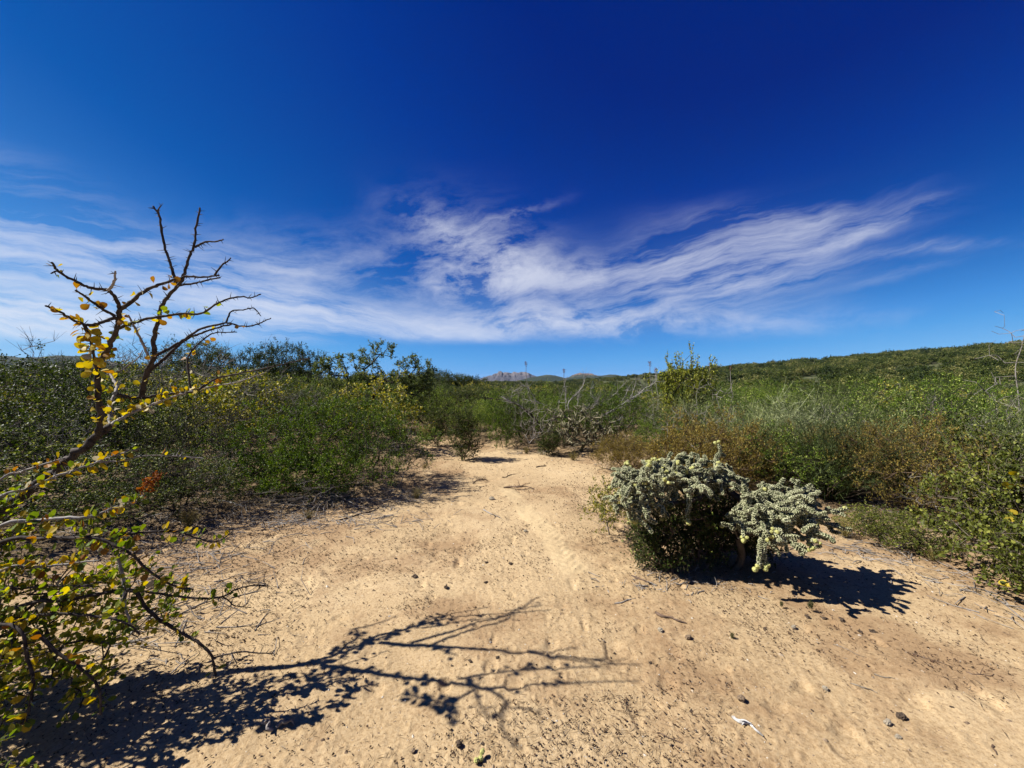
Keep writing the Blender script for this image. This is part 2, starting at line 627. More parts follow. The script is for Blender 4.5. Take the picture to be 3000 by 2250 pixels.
M['hero_green'] = leaf_mat('green_leaf', [(0.0, (0.15, 0.21, 0.030)), (1.0, (0.34, 0.38, 0.05))], 0.42, 0.42, 0.4, 0.9)
M['hero_orange'] = leaf_mat('ochre_leaf', [(0.0, (0.36, 0.15, 0.03)), (1.0, (0.50, 0.28, 0.05))], 0.40, 0.5, 0.3, 0.9)
M['hero_pale'] = leaf_mat('bleached_leaf', [(0.0, (0.50, 0.44, 0.30)), (1.0, (0.66, 0.60, 0.42))], 0.35, 0.5, 0.3, 0.9)
M['red_dry'] = leaf_mat('red_dry_leaf', [(0.0, (0.10, 0.026, 0.016)), (0.6, (0.24, 0.070, 0.035)), (1.0, (0.40, 0.18, 0.09))], 0.3, 0.7, 0.1)
M['bark_hero'] = bark_mat('thorn_bark', (0.030, 0.022, 0.018), (0.125, 0.10, 0.082), 45)
M['bark_white'] = bark_mat('pale_bark', (0.24, 0.21, 0.18), (0.55, 0.51, 0.46), 50)
M['bark_dark'] = bark_mat('dark_bark', (0.040, 0.030, 0.022), (0.14, 0.11, 0.085), 40)
M['wood_grey'] = bark_mat('weathered_wood', (0.20, 0.17, 0.14), (0.46, 0.41, 0.36), 30)
M['wood_brown'] = bark_mat('brown_wood', (0.07, 0.045, 0.03), (0.24, 0.16, 0.11), 80)
M['twig'] = bark_mat('twig', (0.12, 0.09, 0.065), (0.34, 0.28, 0.21), 70)
M['bone_white'] = bark_mat('bleached_wood', (0.34, 0.30, 0.25), (0.80, 0.77, 0.72), 90)
M['cholla'] = flat_tint_mat('cholla_joint', [(0.0, (0.024, 0.032, 0.012)), (0.45, (0.170, 0.180, 0.078)), (1.0, (0.960, 0.920, 0.580))], 0.7, 0.2)
M['cholla_fruit'] = flat_tint_mat('cholla_fruit', [(0.0, (0.36, 0.38, 0.10)), (1.0, (0.66, 0.62, 0.22))], 0.6, 0.25)
M['spine'] = flat_tint_mat('spine', [(0.0, (0.40, 0.36, 0.24)), (1.0, (0.66, 0.62, 0.46))], 0.7, 0.2)
M['cholla_pale'] = flat_tint_mat('pale_cholla_joint', [(0.0, (0.06, 0.06, 0.03)), (0.5, (0.15, 0.14, 0.075)), (1.0, (0.42, 0.37, 0.24))], 0.8, 0.1)
M['column'] = flat_tint_mat('column_cactus', [(0.0, (0.03, 0.04, 0.025)), (1.0, (0.08, 0.10, 0.05))], 0.7, 0.2)
M['litter'] = flat_tint_mat('litter', [(0.0, (0.050, 0.030, 0.020)), (0.45, (0.15, 0.085, 0.050)), (0.8, (0.30, 0.21, 0.13)), (1.0, (0.50, 0.44, 0.36))])
M['pebble'] = flat_tint_mat('pebble', [(0.0, (0.10, 0.065, 0.045)), (0.35, (0.30, 0.21, 0.135)), (0.8, (0.48, 0.37, 0.25)), (1.0, (0.72, 0.66, 0.56))], 0.85, 0.15, 40)


def sand_mat():
    m, T = new_mat('sandy_soil')
    tc = T.node('ShaderNodeTexCoord')
    o = tc.outputs['Object']
    lit = T.attr('litter')
    big = T.noise(o, 0.9, 4, 0.6)
    mid = T.noise(o, 5.5, 5, 0.65)
    fine = T.noise(o, 70.0, 3, 0.65)
    grain = T.noise(o, 260.0, 2, 0.7)
    trk = T.attr('track')
    c = T.ramp(T.m('ADD', T.m('MULTIPLY', big, 0.6), T.m('MULTIPLY', mid, 0.4)),
               [(0.30, (0.345, 0.244, 0.132)), (0.50, (0.425, 0.308, 0.172)), (0.68, (0.490, 0.368, 0.218))])
    c = T.mix(T.remap(fine, 0.40, 0.72, 0.0, 0.55), c, (0.530, 0.410, 0.255))
    c = T.mix(T.remap(fine, 0.50, 0.28, 0.0, 0.50), c, (0.185, 0.118, 0.060))
    # crusted reddish patches and plant litter ground into the sand
    patch = T.remap(T.m('ADD', T.noise(o, 1.6, 6, 0.72), T.m('MULTIPLY', lit, 0.22)), 0.56, 0.72)
    c = T.mix(T.m('MULTIPLY', patch, 0.62), c, (0.230, 0.138, 0.072))
    spk = T.remap(T.noise(o, 38.0, 4, 0.75), 0.58, 0.63)
    c = T.mix(T.m('MULTIPLY', spk, T.m('ADD', 0.20, T.m('MULTIPLY', lit, 0.75), clamp=True)), c, (0.085, 0.047, 0.026))
    c = T.mix(T.m('MULTIPLY', T.remap(grain, 0.60, 0.72), 0.6), c, (0.50, 0.42, 0.30))
    c = T.mix(T.m('MULTIPLY', T.remap(grain, 0.40, 0.28), 0.65), c, (0.135, 0.085, 0.048))
    c = T.mix(T.m('MULTIPLY', T.attr('brown_tone'), 0.40), c, T.mix(1.0, c, (0.70, 0.66, 0.62), 'MULTIPLY'))  # darker, browner sand towards the front and in scattered patches
    c = T.mix(T.m('MULTIPLY', trk, 0.35), c, (0.500, 0.388, 0.225))
    # away from the trampled sand: earth with dead grass
    veg = T.attr('veg')
    e = T.ramp(T.noise(o, 2.2, 5, 0.7), [(0.3, (0.075, 0.052, 0.028)), (0.55, (0.15, 0.105, 0.058)), (0.75, (0.24, 0.18, 0.105))])
    c = T.mix(veg, c, e)
    far = T.attr('far')
    fcol = T.ramp(T.noise(o, 0.22, 6, 0.7), [(0.32, (0.030, 0.038, 0.016)), (0.5, (0.055, 0.068, 0.026)), (0.60, (0.11, 0.098, 0.052)), (0.72, (0.24, 0.20, 0.135))])
    c = T.mix(far, c, fcol)
    c = T.mix(1.0, c, (0.83, 0.82, 0.79), 'MULTIPLY')
    h = T.m('ADD', T.m('MULTIPLY', fine, 0.7), T.m('ADD', T.m('MULTIPLY', grain, 0.3), T.m('MULTIPLY', mid, 1.2)))
    finish(T, principled(T, c, 0.92, 0.1, bump(T, h, 1.0, 0.006)))
    return m


M['sand'] = sand_mat()


# ------------------------------------------------------------------ ground sheet
LITTER_PATCH = [(-0.46, 3.55, 0.35, 0.28), (-1.0, 3.1, 0.45, 0.25), (1.05, 3.75, 0.4, 0.4), (0.85, 4.9, 0.4, 0.5), (-0.9, 4.4, 0.3, 0.3), (0.25, 5.4, 0.4, 0.25), (-0.55, 2.55, 0.3, 0.15), (2.3, 2.1, 0.5, 0.3)]


def build_ground():
    r1 = np.exp(np.linspace(math.log(0.9), math.log(13.0), 430))
    r0 = np.array([0.0001, 0.3, 0.6])
    r2 = np.exp(np.linspace(math.log(13.4), math.log(9000), 150))
    r = np.concatenate([r0, r1, r2])
    a1 = np.linspace(R(-72), R(72), 640)
    a2 = np.linspace(R(72), R(288), 70)[1:-1]
    a = np.concatenate([a1, a2])
    nr, na = len(r), len(a)
    A, Rr = np.meshgrid(a, r)
    X, Y = np.sin(A) * Rr, np.cos(A) * Rr
    x, y = X.ravel(), Y.ravel()
    near = (Rr.ravel() < 15)
    z = H(x, y)
    z[near] += micro(x[near], y[near])
    d = np.hypot(x, y)
    z -= 2.0 * sstep(500, 3000, d)
    V = np.stack([x, y, z], 1)
    i = np.arange(nr - 1)[:, None] * na
    j = np.arange(na)[None, :]
    j2 = (j + 1) % na
    Q = np.stack([i + j, i + j2, i + na + j2, i + na + j], -1).reshape(-1, 4)[:, ::-1]
    b = MB()
    b.add(V, Q)
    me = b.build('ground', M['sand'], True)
    veg = (1 - sandness(x, y)) * sstep(3.0, 4.5, d)
    veg = np.clip(veg * (0.55 + 0.6 * fbm(x * 1.3, y * 1.3, 41, 3)), 0, 1)
    l, rr_ = path_edge(y)
    edge = np.minimum(np.abs(x - l), np.abs(x - rr_))
    lit = np.clip(1 - edge / 1.3, 0, 1) * 0.9 + 0.5 * sstep(0.52, 0.7, fbm(x * 0.9 + 4, y * 0.9, 44, 3))
    lit += 0.8 * np.exp(-(((x - 1.5) / 0.8) ** 2 + ((y - 3.1) / 0.55) ** 2)) + 0.9 * np.exp(-(((x + 2.3) / 1.1) ** 2 + ((y - 3.4) / 1.0) ** 2))
    for cx, cy, sx_, sy_ in LITTER_PATCH:
        lit += 0.9 * np.exp(-(((x - cx) / sx_) ** 2 + ((y - cy) / sy_) ** 2))
    far = sstep(22, 60, d)
    trk = np.zeros(len(x))
    for k, u, v, w, t in track_parts(x, y):
        trk = np.maximum(trk, w)
    lit = lit * (1 - 0.8 * trk)
    brown_tone = np.clip(sstep(3.3, 1.9, y + 0.9 * (fbm(x * 0.8, y * 0.8, 52, 3) - 0.5)) * 0.8 + 0.7 * sstep(0.55, 0.7, fbm(x * 0.7 + 2, y * 0.7, 53, 4)), 0, 1)
    for nm, arr in (('brown_tone', brown_tone), ('track', trk), ('veg', veg), ('litter', np.clip(lit, 0, 1)), ('far', far)):
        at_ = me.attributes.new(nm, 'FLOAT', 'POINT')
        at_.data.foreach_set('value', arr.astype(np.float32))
    props(link('ground', me), 'pale trampled sand with scattered grit running back into the scrub', 'ground', None, 'structure')


build_ground()


# ------------------------------------------------------------------ distant hills and mountains
def rock_mat(name, c1, c2, c3, scale, thr=(0.45, 0.6)):
    m, T = new_mat(name)
    tc = T.node('ShaderNodeTexCoord')
    n = T.noise(tc.outputs['Object'], scale, 8, 0.68)
    n2 = T.noise(tc.outputs['Object'], scale * 6, 5, 0.7)
    t = T.attr('tint')
    c1, c2, c3 = (tuple(v * 0.76 for v in q) for q in (c1, c2, c3))
    c = T.mix(T.remap(n2, 0.35, 0.65), c1, c2)
    c = T.mix(T.remap(T.m('ADD', n, t), thr[0] + 0.5, thr[1] + 0.5), c, c3)
    finish(T, principled(T, c, 0.95, 0.05, bump(T, n2, 0.8, 0.3 / scale)))
    return m


def ridge(name, px0, px1, dist, depth, tops, mat, label, seed, rough=0.16, steps=160, base=-3.0, kindname='hill'):
    """a mountain or hill as a height field: its skyline follows TOPS = [(px, py)...] at distance DIST"""
    xs = np.linspace(px0, px1, steps)
    rows = 40
    w = np.linspace(-1, 1, rows)
    topx, topy = zip(*tops)
    v = (1115 - np.interp(xs, topx, topy)) / 1125.0
    zt = EYE + v * dist
    u = (xs - 1500) / 1125.0 * dist
    U, W_ = np.meshgrid(u, w)
    prof = np.clip(1 - np.abs(W_), 0, 1) ** 0.8
    hh = np.maximum(np.broadcast_to(zt, U.shape) - base, 0)
    s = (u[-1] - u[0])
    rn = 1 - np.abs(fbm(U / s * 14 + seed, W_ * 2.2 + seed, seed, 5, 0.55) * 2 - 1)
    Z = base + hh * prof * (1 - rough * 1.6 * (1 - rn) * np.clip(np.abs(W_) * 3 + 0.25, 0, 1))
    Y = dist + W_ * depth + (fbm(U / s * 9, W_ * 0.5, seed + 5, 3) - 0.5) * depth * 0.35
    V = np.stack([U.ravel(), Y.ravel(), Z.ravel()], 1)
    i = np.arange(rows - 1)[:, None] * steps
    j = np.arange(steps - 1)[None, :]
    Q = np.stack([i + j, i + j + 1, i + steps + j + 1, i + steps + j], -1).reshape(-1, 4)
    b = MB()
    tint = np.clip((Z - base) / max(hh.max(), 1e-3), 0, 1).ravel()
    b.add(V, Q, tint)
    return props(link(name, b.build(name, mat, True)), label, kindname, None, 'structure')


M['far_mtn'] = rock_mat('mountain_rock', (0.060, 0.062, 0.082), (0.120, 0.112, 0.125), (0.17, 0.145, 0.14), 0.010, (0.5, 0.75))  # bluish distance haze partly tinted into the rock colours
M['hill_rock'] = rock_mat('hill_scrub_rock', (0.035, 0.045, 0.028), (0.070, 0.075, 0.045), (0.19, 0.13, 0.10), 0.010, (0.68, 0.80))
M['hill_dark'] = rock_mat('hill_scrub', (0.020, 0.030, 0.020), (0.042, 0.055, 0.030), (0.060, 0.070, 0.045), 0.02, (0.6, 0.9))

ridge('mountain', 1395, 1600, 3700, 520,
      [(1395, 1112), (1420, 1104), (1440, 1098), (1455, 1091), (1466, 1085), (1474, 1090), (1486, 1089), (1496, 1092), (1506, 1087), (1516, 1091),
       (1530, 1087), (1545, 1090), (1555, 1095), (1580, 1106), (1600, 1116)], M['far_mtn'],
      'rugged blue grey mountain far off with jagged double summit', 3, 0.35, 200, -20, 'mountain')
ridge('hill', 1640, 1800, 2800, 330,
      [(1640, 1112), (1668, 1103), (1685, 1095), (1700, 1091), (1712, 1093), (1728, 1092), (1740, 1097), (1765, 1101), (1800, 1114)], M['hill_rock'],
      'low green hill with a bare pinkish brown rocky top', 5, 0.25, 140, -15)
ridge('hill', 1845, 1930, 2600, 240,
      [(1845, 1112), (1868, 1104), (1882, 1096), (1896, 1093), (1908, 1097), (1922, 1104), (1930, 1113)], M['hill_rock'],
      'small distant knoll with a bare brown rock cap', 6, 0.25, 100, -15)
ridge('hill', 1520, 2150, 1900, 300,
      [(1520, 1114), (1560, 1104), (1600, 1097), (1625, 1099), (1660, 1108), (1690, 1104), (1740, 1102), (1790, 1095), (1815, 1098), (1838, 1107),
       (1860, 1108), (1900, 1103), (1960, 1104), (2040, 1102), (2100, 1100), (2150, 1108)], M['hill_dark'],
      'long low dark green ridge below the distant mountain', 8, 0.2, 220, -10)
ridge('hill', -900, 520, 1500, 330,
      [(-900, 1040), (-500, 1030), (-200, 1034), (0, 1037), (60, 1040), (110, 1044), (170, 1037), (230, 1040), (300, 1052), (380, 1062), (450, 1078), (520, 1110)],
      M['hill_dark'], 'dark blue green ridge showing behind the thicket on the far left', 9, 0.2, 240, -10)


# ------------------------------------------------------------------ plant growth
def lobe_points(r, ells, n, lump=0.3, seed=0, inner=0.35, zmin=0.03):
    """points through lumpy ellipsoids, more of them towards the skin"""
    w = np.array([e[6] if len(e) > 6 else e[3] * e[4] * e[5] for e in ells], float)
    pick = r.choice(len(ells), n, p=w / w.sum())
    E = np.array([e[:6] for e in ells], float)[pick]
    d = norm(r.normal(size=(n, 3)))
    lm = 1 + lump * 2 * (vnoise(d[:, 0] * 2.4 + 7 + pick * 3.3, d[:, 1] * 2.4 + 3, seed, d[:, 2] * 2.4 + 5) - 0.5)
    rad = (inner + (1 - inner) * r.random(n) ** 0.6) * lm
    P = E[:, :3] + d * E[:, 3:] * rad[:, None]
    P[:, 2] = np.where(P[:, 2] < zmin, zmin + r.random(n) * 0.12, P[:, 2])
    return P


def grow(r, bases, targets, step, wob=0.12, arch=0.15, back=0.4):
    """joins every target to the nearest wood grown so far; returns nodes, parents and tip nodes"""
    pos = [np.array(b, float) for b in bases]
    par = [-1] * len(pos)
    root_d = [0.0] * len(pos)
    cap = len(targets) * 12 + len(bases) + 10
    P = np.zeros((cap, 3))
    RD = np.zeros(cap)
    P[:len(pos)] = pos
    n = len(pos)
    cb = np.mean(bases, axis=0)
    order = np.argsort(np.linalg.norm(targets - cb, axis=1))
    tips = []
    for ti in order:
        t = targets[ti]
        dist = np.linalg.norm(P[:n] - t, axis=1)
        cost = dist + back * RD[:n] * 0.25
        k = int(np.argmin(cost))
        D = dist[k]
        m = max(1, int(D / step))
        m = min(m, 10)
        prev = k
        side = r.normal(size=3) * wob * D
        for s in range(1, m + 1):
            f = s / m
            q = P[k] * (1 - f) + t * f + side * math.sin(f * math.pi) + np.array([0, 0, arch * D * math.sin(f * math.pi)])
            P[n] = q
            RD[n] = RD[prev] + np.linalg.norm(q - P[prev])
            par.append(prev)
            prev = n
            n += 1
        tips.append((ti, prev))
    return P[:n].copy(), np.array(par), tips


def radii(par, rtip, power=2.3, rmax=1.0):
    n = len(par)
    acc = np.zeros(n)
    leafn = np.ones(n, bool)
    leafn[par[par >= 0]] = False
    acc[leafn] = rtip ** power
    for i in range(n - 1, -1, -1):
        if par[i] >= 0:
            acc[par[i]] += acc[i]
    return np.minimum(acc ** (1 / power), rmax)


def wood(b, P, par, rad, sides=4, mi=0):
    k = np.where(par >= 0)[0]
    V, F = prisms(P[par[k]], P[k], np.minimum(rad[par[k]], rad[k] * 1.25), rad[k], sides)
    b.add(V, F, 0.5, mi)


def sprays(r, b, tips, cen, m, nl, tl, L, W, up=0.5, out=0.6, rnd=0.8, rtw=0.0015, shape='tri', tint=(0.5, 0.25), wb=None, droop=0.0, spread=0.75):
    """twiglets fanned out of every tip, each set with leaves"""
    n = len(tips)
    o = norm(tips - cen)
    d = norm(np.repeat(o, m, 0) * out + np.array([0, 0, up]) + r.normal(size=(n * m, 3)) * rnd)
    ln = tl * r.uniform(0.45, 1.25, n * m)
    base = np.repeat(tips, m, 0)
    ctint = np.repeat(np.repeat(r.normal(size=n) * 0.14, m), nl)
    end = base + d * ln[:, None]
    end[:, 2] -= droop * ln
    if wb is not None and rtw > 0:
        V, F = prisms(base, end, rtw, rtw * 0.5, 3)
        wb.add(V, F)
    t = r.uniform(0.12, 1.02, n * m * nl)
    C = np.repeat(base, nl, 0) * (1 - t)[:, None] + np.repeat(end, nl, 0) * t[:, None]
    dd = np.repeat(d, nl, 0)
    ax = norm(dd * 0.55 + r.normal(size=dd.shape) * spread)
    C = C + ax * L * 0.08
    N = norm(r.normal(size=dd.shape) * 0.8 + np.array([0, 0, 0.7]))
    sz = r.uniform(0.65, 1.25, len(C))
    tt = np.clip(tint[0] + r.normal(size=len(C)) * tint[1] + ctint, 0, 1)
    tt = np.where(r.random(len(C)) < 0.035, 1.0, tt)  # a few leaves tinted palest, as painted white glints
    if shape == 'tri':
        V, F = leaf_tris(C, ax, N, L * sz, W * sz)
        b.add(V, F, np.repeat(tt, 4))
    else:
        V, F = leaf_round(C, ax, N, L * sz, W * sz)
        b.add(V, F, np.repeat(tt, 6))


def bush(seed, ells, bases, n, step=0.12, rtip=0.0022, m=5, nl=9, tl=0.12, L=0.018, W=0.009, shape='tri', tint=(0.5, 0.22), up=0.5, out=0.6,
         rnd=0.8, lump=0.3, inner=0.35, arch=0.12, wob=0.12, droop=0.0, rmax=0.05, wsides=4, leafmat=None, woodmat=None, rtw=0.0012, names=('stems', 'foliage'),
         bare=0.0, spread=0.75, zmin=0.03):
    r = np.random.default_rng(seed)
    tg = lobe_points(r, ells, n, lump, seed, inner, zmin)
    P, par, tips = grow(r, bases, tg, step, wob, arch)
    rad = radii(par, rtip, 2.3, rmax)
    wbm, lb = MB(), MB()
    wood(wbm, P, par, rad, wsides)
    tp = P[[t for _, t in tips]]
    if bare:
        tp = tp[r.random(len(tp)) > bare]
    cen = np.average(np.array([e[:3] for e in ells]), axis=0, weights=[e[3] for e in ells]) * np.array([1, 1, 0.6])
    sprays(r, lb, tp, cen, m, nl, tl, L, W, up, out, rnd, rtw, shape, tint, wbm, droop, spread)
    return [(names[0], wbm.build(names[0], woodmat or M['twig'], True)), (names[1], lb.build(names[1], leafmat or M['leaf_green']))]


def broom(seed, h, w, n, leafmat, side=7, rad=0.0022, curve=0.5, tint=(0.45, 0.22), woodmat=None, sidelen=0.35):
    """many thin upright stems fanning from one crown, each with fine side shoots"""
    r = np.random.default_rng(seed)
    k = 6
    az = r.uniform(0, 2 * math.pi, n)
    lean = r.random(n) ** 0.7
    ln = h * r.uniform(0.6, 1.12, n) * (1 - 0.25 * lean)
    t = np.linspace(0, 1, k)
    hd = np.stack([np.cos(az), np.sin(az), np.zeros(n)], 1)
    base = hd * (lean * w * 0.18 * r.uniform(0.3, 1, n))[:, None]
    X = lean[:, None] * w * (t[None] ** (1 + curve))
    Z = ln[:, None] * (t[None] - 0.16 * lean[:, None] * t[None] ** 2)
    P = base[:, None, :] + hd[:, None, :] * X[..., None] + np.array([0, 0, 1.0]) * Z[..., None]
    P[:, 1:] += np.cumsum(r.normal(size=(n, k - 1, 3)) * 0.040 * h, axis=1)
    P[..., 2] = np.maximum(P[..., 2], 0.01)
    b = MB()
    for s in range(k - 1):
        V, F = prisms(P[:, s], P[:, s + 1], rad * (1.6 - 1.3 * s / k), rad * (1.6 - 1.3 * (s + 1) / k), 3)
        b.add(V, F, np.repeat(np.clip(r.normal(size=n) * tint[1] + tint[0], 0, 1), 6))
    ns = n * side
    i = np.repeat(np.arange(n), side)
    f = r.uniform(1.0, k - 1.01, ns)
    s0 = f.astype(int)
    fr = (f - s0)[:, None]
    A = P[i, s0] * (1 - fr) + P[i, s0 + 1] * fr
    d = norm(norm(P[i, s0 + 1] - P[i, s0]) * 0.8 + r.normal(size=(ns, 3)) * 0.75 + np.array([0, 0, 0.1]))
    E = A + d * (h * sidelen * r.uniform(0.3, 1.0, ns))[:, None]
    V, F = prisms(A, E, rad * 0.8, rad * 0.35, 3)
    b.add(V, F, np.repeat(np.clip(r.normal(size=ns) * tint[1] + tint[0], 0, 1), 6))
    # twiglets with scale leaves
    ns2 = ns * 3
    j = np.repeat(np.arange(ns), 3)
    g = r.random(ns2)[:, None]
    A2 = A[j] * (1 - g) + E[j] * g
    d2 = norm(d[j] * 0.8 + r.normal(size=(ns2, 3)) * 0.7)
    V, F = leaf_tris(A2, d2, r.normal(size=(ns2, 3)), h * 0.045 * r.uniform(0.4, 1.2, ns2), rad * 2.4)
    b.add(V, F, np.repeat(np.clip(r.normal(size=ns2) * tint[1] + tint[0] + 0.08, 0, 1), 4))
    # dead stems low in the crown
    wb = MB()
    q = max(10, n // 6)
    a = r.uniform(0, 2 * math.pi, q)
    A3 = np.stack([np.cos(a) * 0.05, np.sin(a) * 0.05, np.full(q, 0.0)], 1)
    E3 = np.stack([np.cos(a) * w * r.uniform(0.3, 0.8, q), np.sin(a) * w * r.uniform(0.3, 0.8, q), h * r.uniform(0.1, 0.55, q)], 1)
    mid = (A3 + E3) / 2 + r.normal(size=(q, 3)) * 0.05
    for a_, b_, ra, rb in ((A3, mid, 0.006, 0.004), (mid, E3, 0.004, 0.0015)):
        V, F = prisms(a_, b_, ra, rb, 3)
        wb.add(V, F)
    return [('stems', wb.build('stems', woodmat or M['twig'], True)), ('foliage', b.build('foliage', leafmat))]


# ---- the kinds of plant
def ring_bases(r, n, rad):
    a = r.uniform(0, 6.28, n)
    q = rad * np.sqrt(r.random(n))
    return np.stack([np.cos(a) * q, np.sin(a) * q, np.full(n, -0.03)], 1)


K = {}


def rb(n, rad, s=1):
    return ring_bases(np.random.default_rng(s), n, rad)


def make_kinds():
    K['thicket'] = [bush(100 + i, [(0, 0, 1.0, 1.1, 1.1, 0.75), (0.6, 0.2, 0.6, 0.8, 0.8, 0.55), (-0.6, -0.1, 0.65, 0.8, 0.8, 0.6), (0.1, -0.5, 0.5, 0.8, 0.7, 0.45)],
                         rb(6, 0.18, i), 400, 0.16, 0.0034, 6, 7, 0.15, 0.028, 0.018, 'round', (0.36, 0.28), 0.5, 0.5, 0.9, 0.38, 0.35,
                         leafmat=M['leaf_dark'], woodmat=M['bark_dark'], rtw=0.0011) for i in range(3)]
    K['green'] = [bush(120 + i, [(0, 0, 0.75, 1.0, 0.9, 0.6), (0.5, -0.2, 0.5, 0.7, 0.6, 0.45), (-0.5, 0.1, 0.55, 0.7, 0.7, 0.5)],
                       rb(7, 0.12, i), 300, 0.14, 0.0024, 6, 8, 0.15, 0.030, 0.015, 'tri', (0.45, 0.28), 0.6, 0.5, 0.8, 0.36, 0.3,
                       leafmat=M['leaf_green'], woodmat=M['bark_dark'], rtw=0.0009) for i in range(3)]
    K['yellow'] = [bush(140 + i, [(0, 0, 1.0, 1.0, 0.9, 0.6), (0.6, 0, 0.7, 0.6, 0.6, 0.45), (-0.6, 0.1, 0.75, 0.6, 0.6, 0.5)],
                        rb(5, 0.12, i), 260, 0.16, 0.003, 4, 6, 0.15, 0.040, 0.030, 'round', (0.45, 0.3), 0.5, 0.5, 0.9, 0.4, 0.3,
                        leafmat=M['leaf_yellow'], woodmat=M['wood_grey']) for i in range(2)]
    K['tree'] = [bush(160 + i, [(0, 0, 2.1, 1.3, 1.2, 0.42), (0.7, 0.2, 1.75, 0.8, 0.8, 0.36), (-0.8, -0.1, 1.8, 0.8, 0.8, 0.36), (0.1, -0.5, 1.5, 0.9, 0.7, 0.4)],
                      rb(3, 0.08, i), 330, 0.22, 0.004, 6, 9, 0.22, 0.050, 0.020, 'tri', (0.42, 0.22), 0.35, 0.6, 0.9, 0.4, 0.4, 0.05, 0.12, 0.0, 0.10, 5,
                      leafmat=M['leaf_tree'], woodmat=M['bark_dark'], names=('trunk', 'crown')) for i in range(3)]
    K['broom'] = [broom(180 + i, 1.15, 0.85, 200, M['leaf_broom'], 12, 0.0026, 0.35, (0.44, 0.28), None, 0.2) for i in range(3)]
    K['silver'] = [broom(190, 1.0, 0.5, 160, M['leaf_silver'], 7, 0.0024)]
    K['rust'] = [bush(200 + i, [(0, 0, 0.45, 0.7, 0.65, 0.36), (0.3, -0.1, 0.35, 0.5, 0.5, 0.3), (-0.35, 0, 0.35, 0.45, 0.5, 0.3)], rb(9, 0.12, i), 460, 0.1, 0.0016, 7, 8,
                      0.13, 0.020, 0.009, 'tri', (0.5, 0.25), 0.7, 0.5, 0.6, 0.3, 0.3, leafmat=M['leaf_rust'], woodmat=M['wood_brown'], rtw=0.0012) for i in range(2)]
    K['dead'] = [bush(220 + i, [(0.4, 0, 0.85, 0.7, 0.6, 0.5), (-0.5, 0.1, 0.8, 0.6, 0.6, 0.5)], rb(4, 0.08, i), 150, 0.14, 0.0026, 4, 1, 0.16, 0.012, 0.006, 'tri',
                      (0.4, 0.2), 0.6, 0.6, 0.6, 0.4, 0.3, leafmat=M['leaf_dry'], woodmat=M['wood_grey'], rtw=0.0018) for i in range(2)]
    K['upright'] = [bush(240, [(0, 0, 1.1, 0.7, 0.6, 0.7), (0.4, 0, 0.9, 0.5, 0.5, 0.6), (-0.45, 0, 0.9, 0.5, 0.5, 0.55)], rb(6, 0.14), 170, 0.16, 0.0045, 3, 13,
                         0.26, 0.036, 0.028, 'round', (0.55, 0.26), 1.3, 0.4, 0.35, 0.42, 0.3, -0.02, 0.08, leafmat=M['leaf_lime'], woodmat=M['bark_dark'], rtw=0.004, spread=1.0)]
    K['scrub'] = [bush(260 + i, [(0, 0, 0.6, 0.34, 0.32, 0.42), (0.05, 0, 0.26, 0.27, 0.25, 0.26)], rb(8, 0.14, i), 260, 0.1, 0.0024, 5, 7, 0.12, 0.026, 0.014, 'tri',
                       (0.35, 0.22), 0.7, 0.5, 0.6, 0.3, 0.2, leafmat=M['leaf_dark'], woodmat=M['wood_brown']) for i in range(2)]
    K['vine'] = [bush(280 + i, [(0, 0, 0.36, 0.75, 0.6, 0.34), (0.4, 0.2, 0.45, 0.5, 0.5, 0.34), (-0.45, -0.2, 0.22, 0.45, 0.4, 0.2)], rb(10, 0.3, i), 360, 0.12, 0.0018, 4, 8,
                      0.14, 0.026, 0.019, 'round', (0.48, 0.22), 0.5, 0.5, 0.9, 0.35, 0.3, leafmat=M['leaf_vine'], woodmat=M['twig']) for i in range(2)]
    K['tangle'] = [bush(310, [(0, 0, 0.6, 0.8, 0.7, 0.55), (0.4, -0.2, 0.35, 0.6, 0.5, 0.33), (-0.5, 0, 0.4, 0.5, 0.5, 0.35)], rb(7, 0.2, 3), 420, 0.13, 0.003, 4, 2, 0.16, 0.018, 0.010, 'tri',
                        (0.25, 0.2), 0.5, 0.6, 0.9, 0.4, 0.2, leafmat=M['leaf_dark'], woodmat=M['bark_dark'], rtw=0.0016)]
    K['tuft'] = [broom(300 + i, 0.42, 0.24, 90, M['leaf_dry'], 3, 0.0016, tint=(0.35, 0.25)) for i in range(2)]


make_kinds()


def plant(name, parts, x, y, rz, s, label, cat, group=None, dz=0.0):
    e = empty(name, (x, y, Hf(x, y) + dz), rz, s)
    props(e, label, cat, group)
    for pn, me in parts:
        link(pn, me, e)
    return e


# ------------------------------------------------------------------ plants that the photograph shows singly
hero_green = bush(11, [(0, 0.1, 0.55, 1.15, 0.9, 0.5), (-0.75, -0.2, 0.48, 0.65, 0.65, 0.42), (0.75, -0.15, 0.42, 0.6, 0.6, 0.40), (0.1, 0.4, 0.72, 0.8, 0.6, 0.38),
                       (1.05, 0.5, 0.35, 0.4, 0.5, 0.33), (-0.1, -0.6, 0.26, 0.85, 0.4, 0.26, 0.55), (0.7, -0.5, 0.22, 0.5, 0.35, 0.22), (-0.9, -0.4, 0.25, 0.4, 0.4, 0.25)],
                  np.concatenate([rb(6, 0.3, 4), rb(3, 0.15, 5) + np.array([0.7, 0, 0]), rb(3, 0.15, 6) + np.array([-0.7, 0, 0])]),
                  1150, 0.12, 0.0021, 6, 10, 0.12, 0.020, 0.011, 'tri', (0.45, 0.28), 0.55, 0.5, 0.8, 0.40, 0.3, leafmat=M['leaf_green'], woodmat=M['bark_dark'], rtw=0.0006)
plant('green_bush', hero_green, -2.55, 5.35, 0.0, (1.02, 1.02, 1.14), 'broad bright green fine leaved bush on the edge of the sand', 'bush')
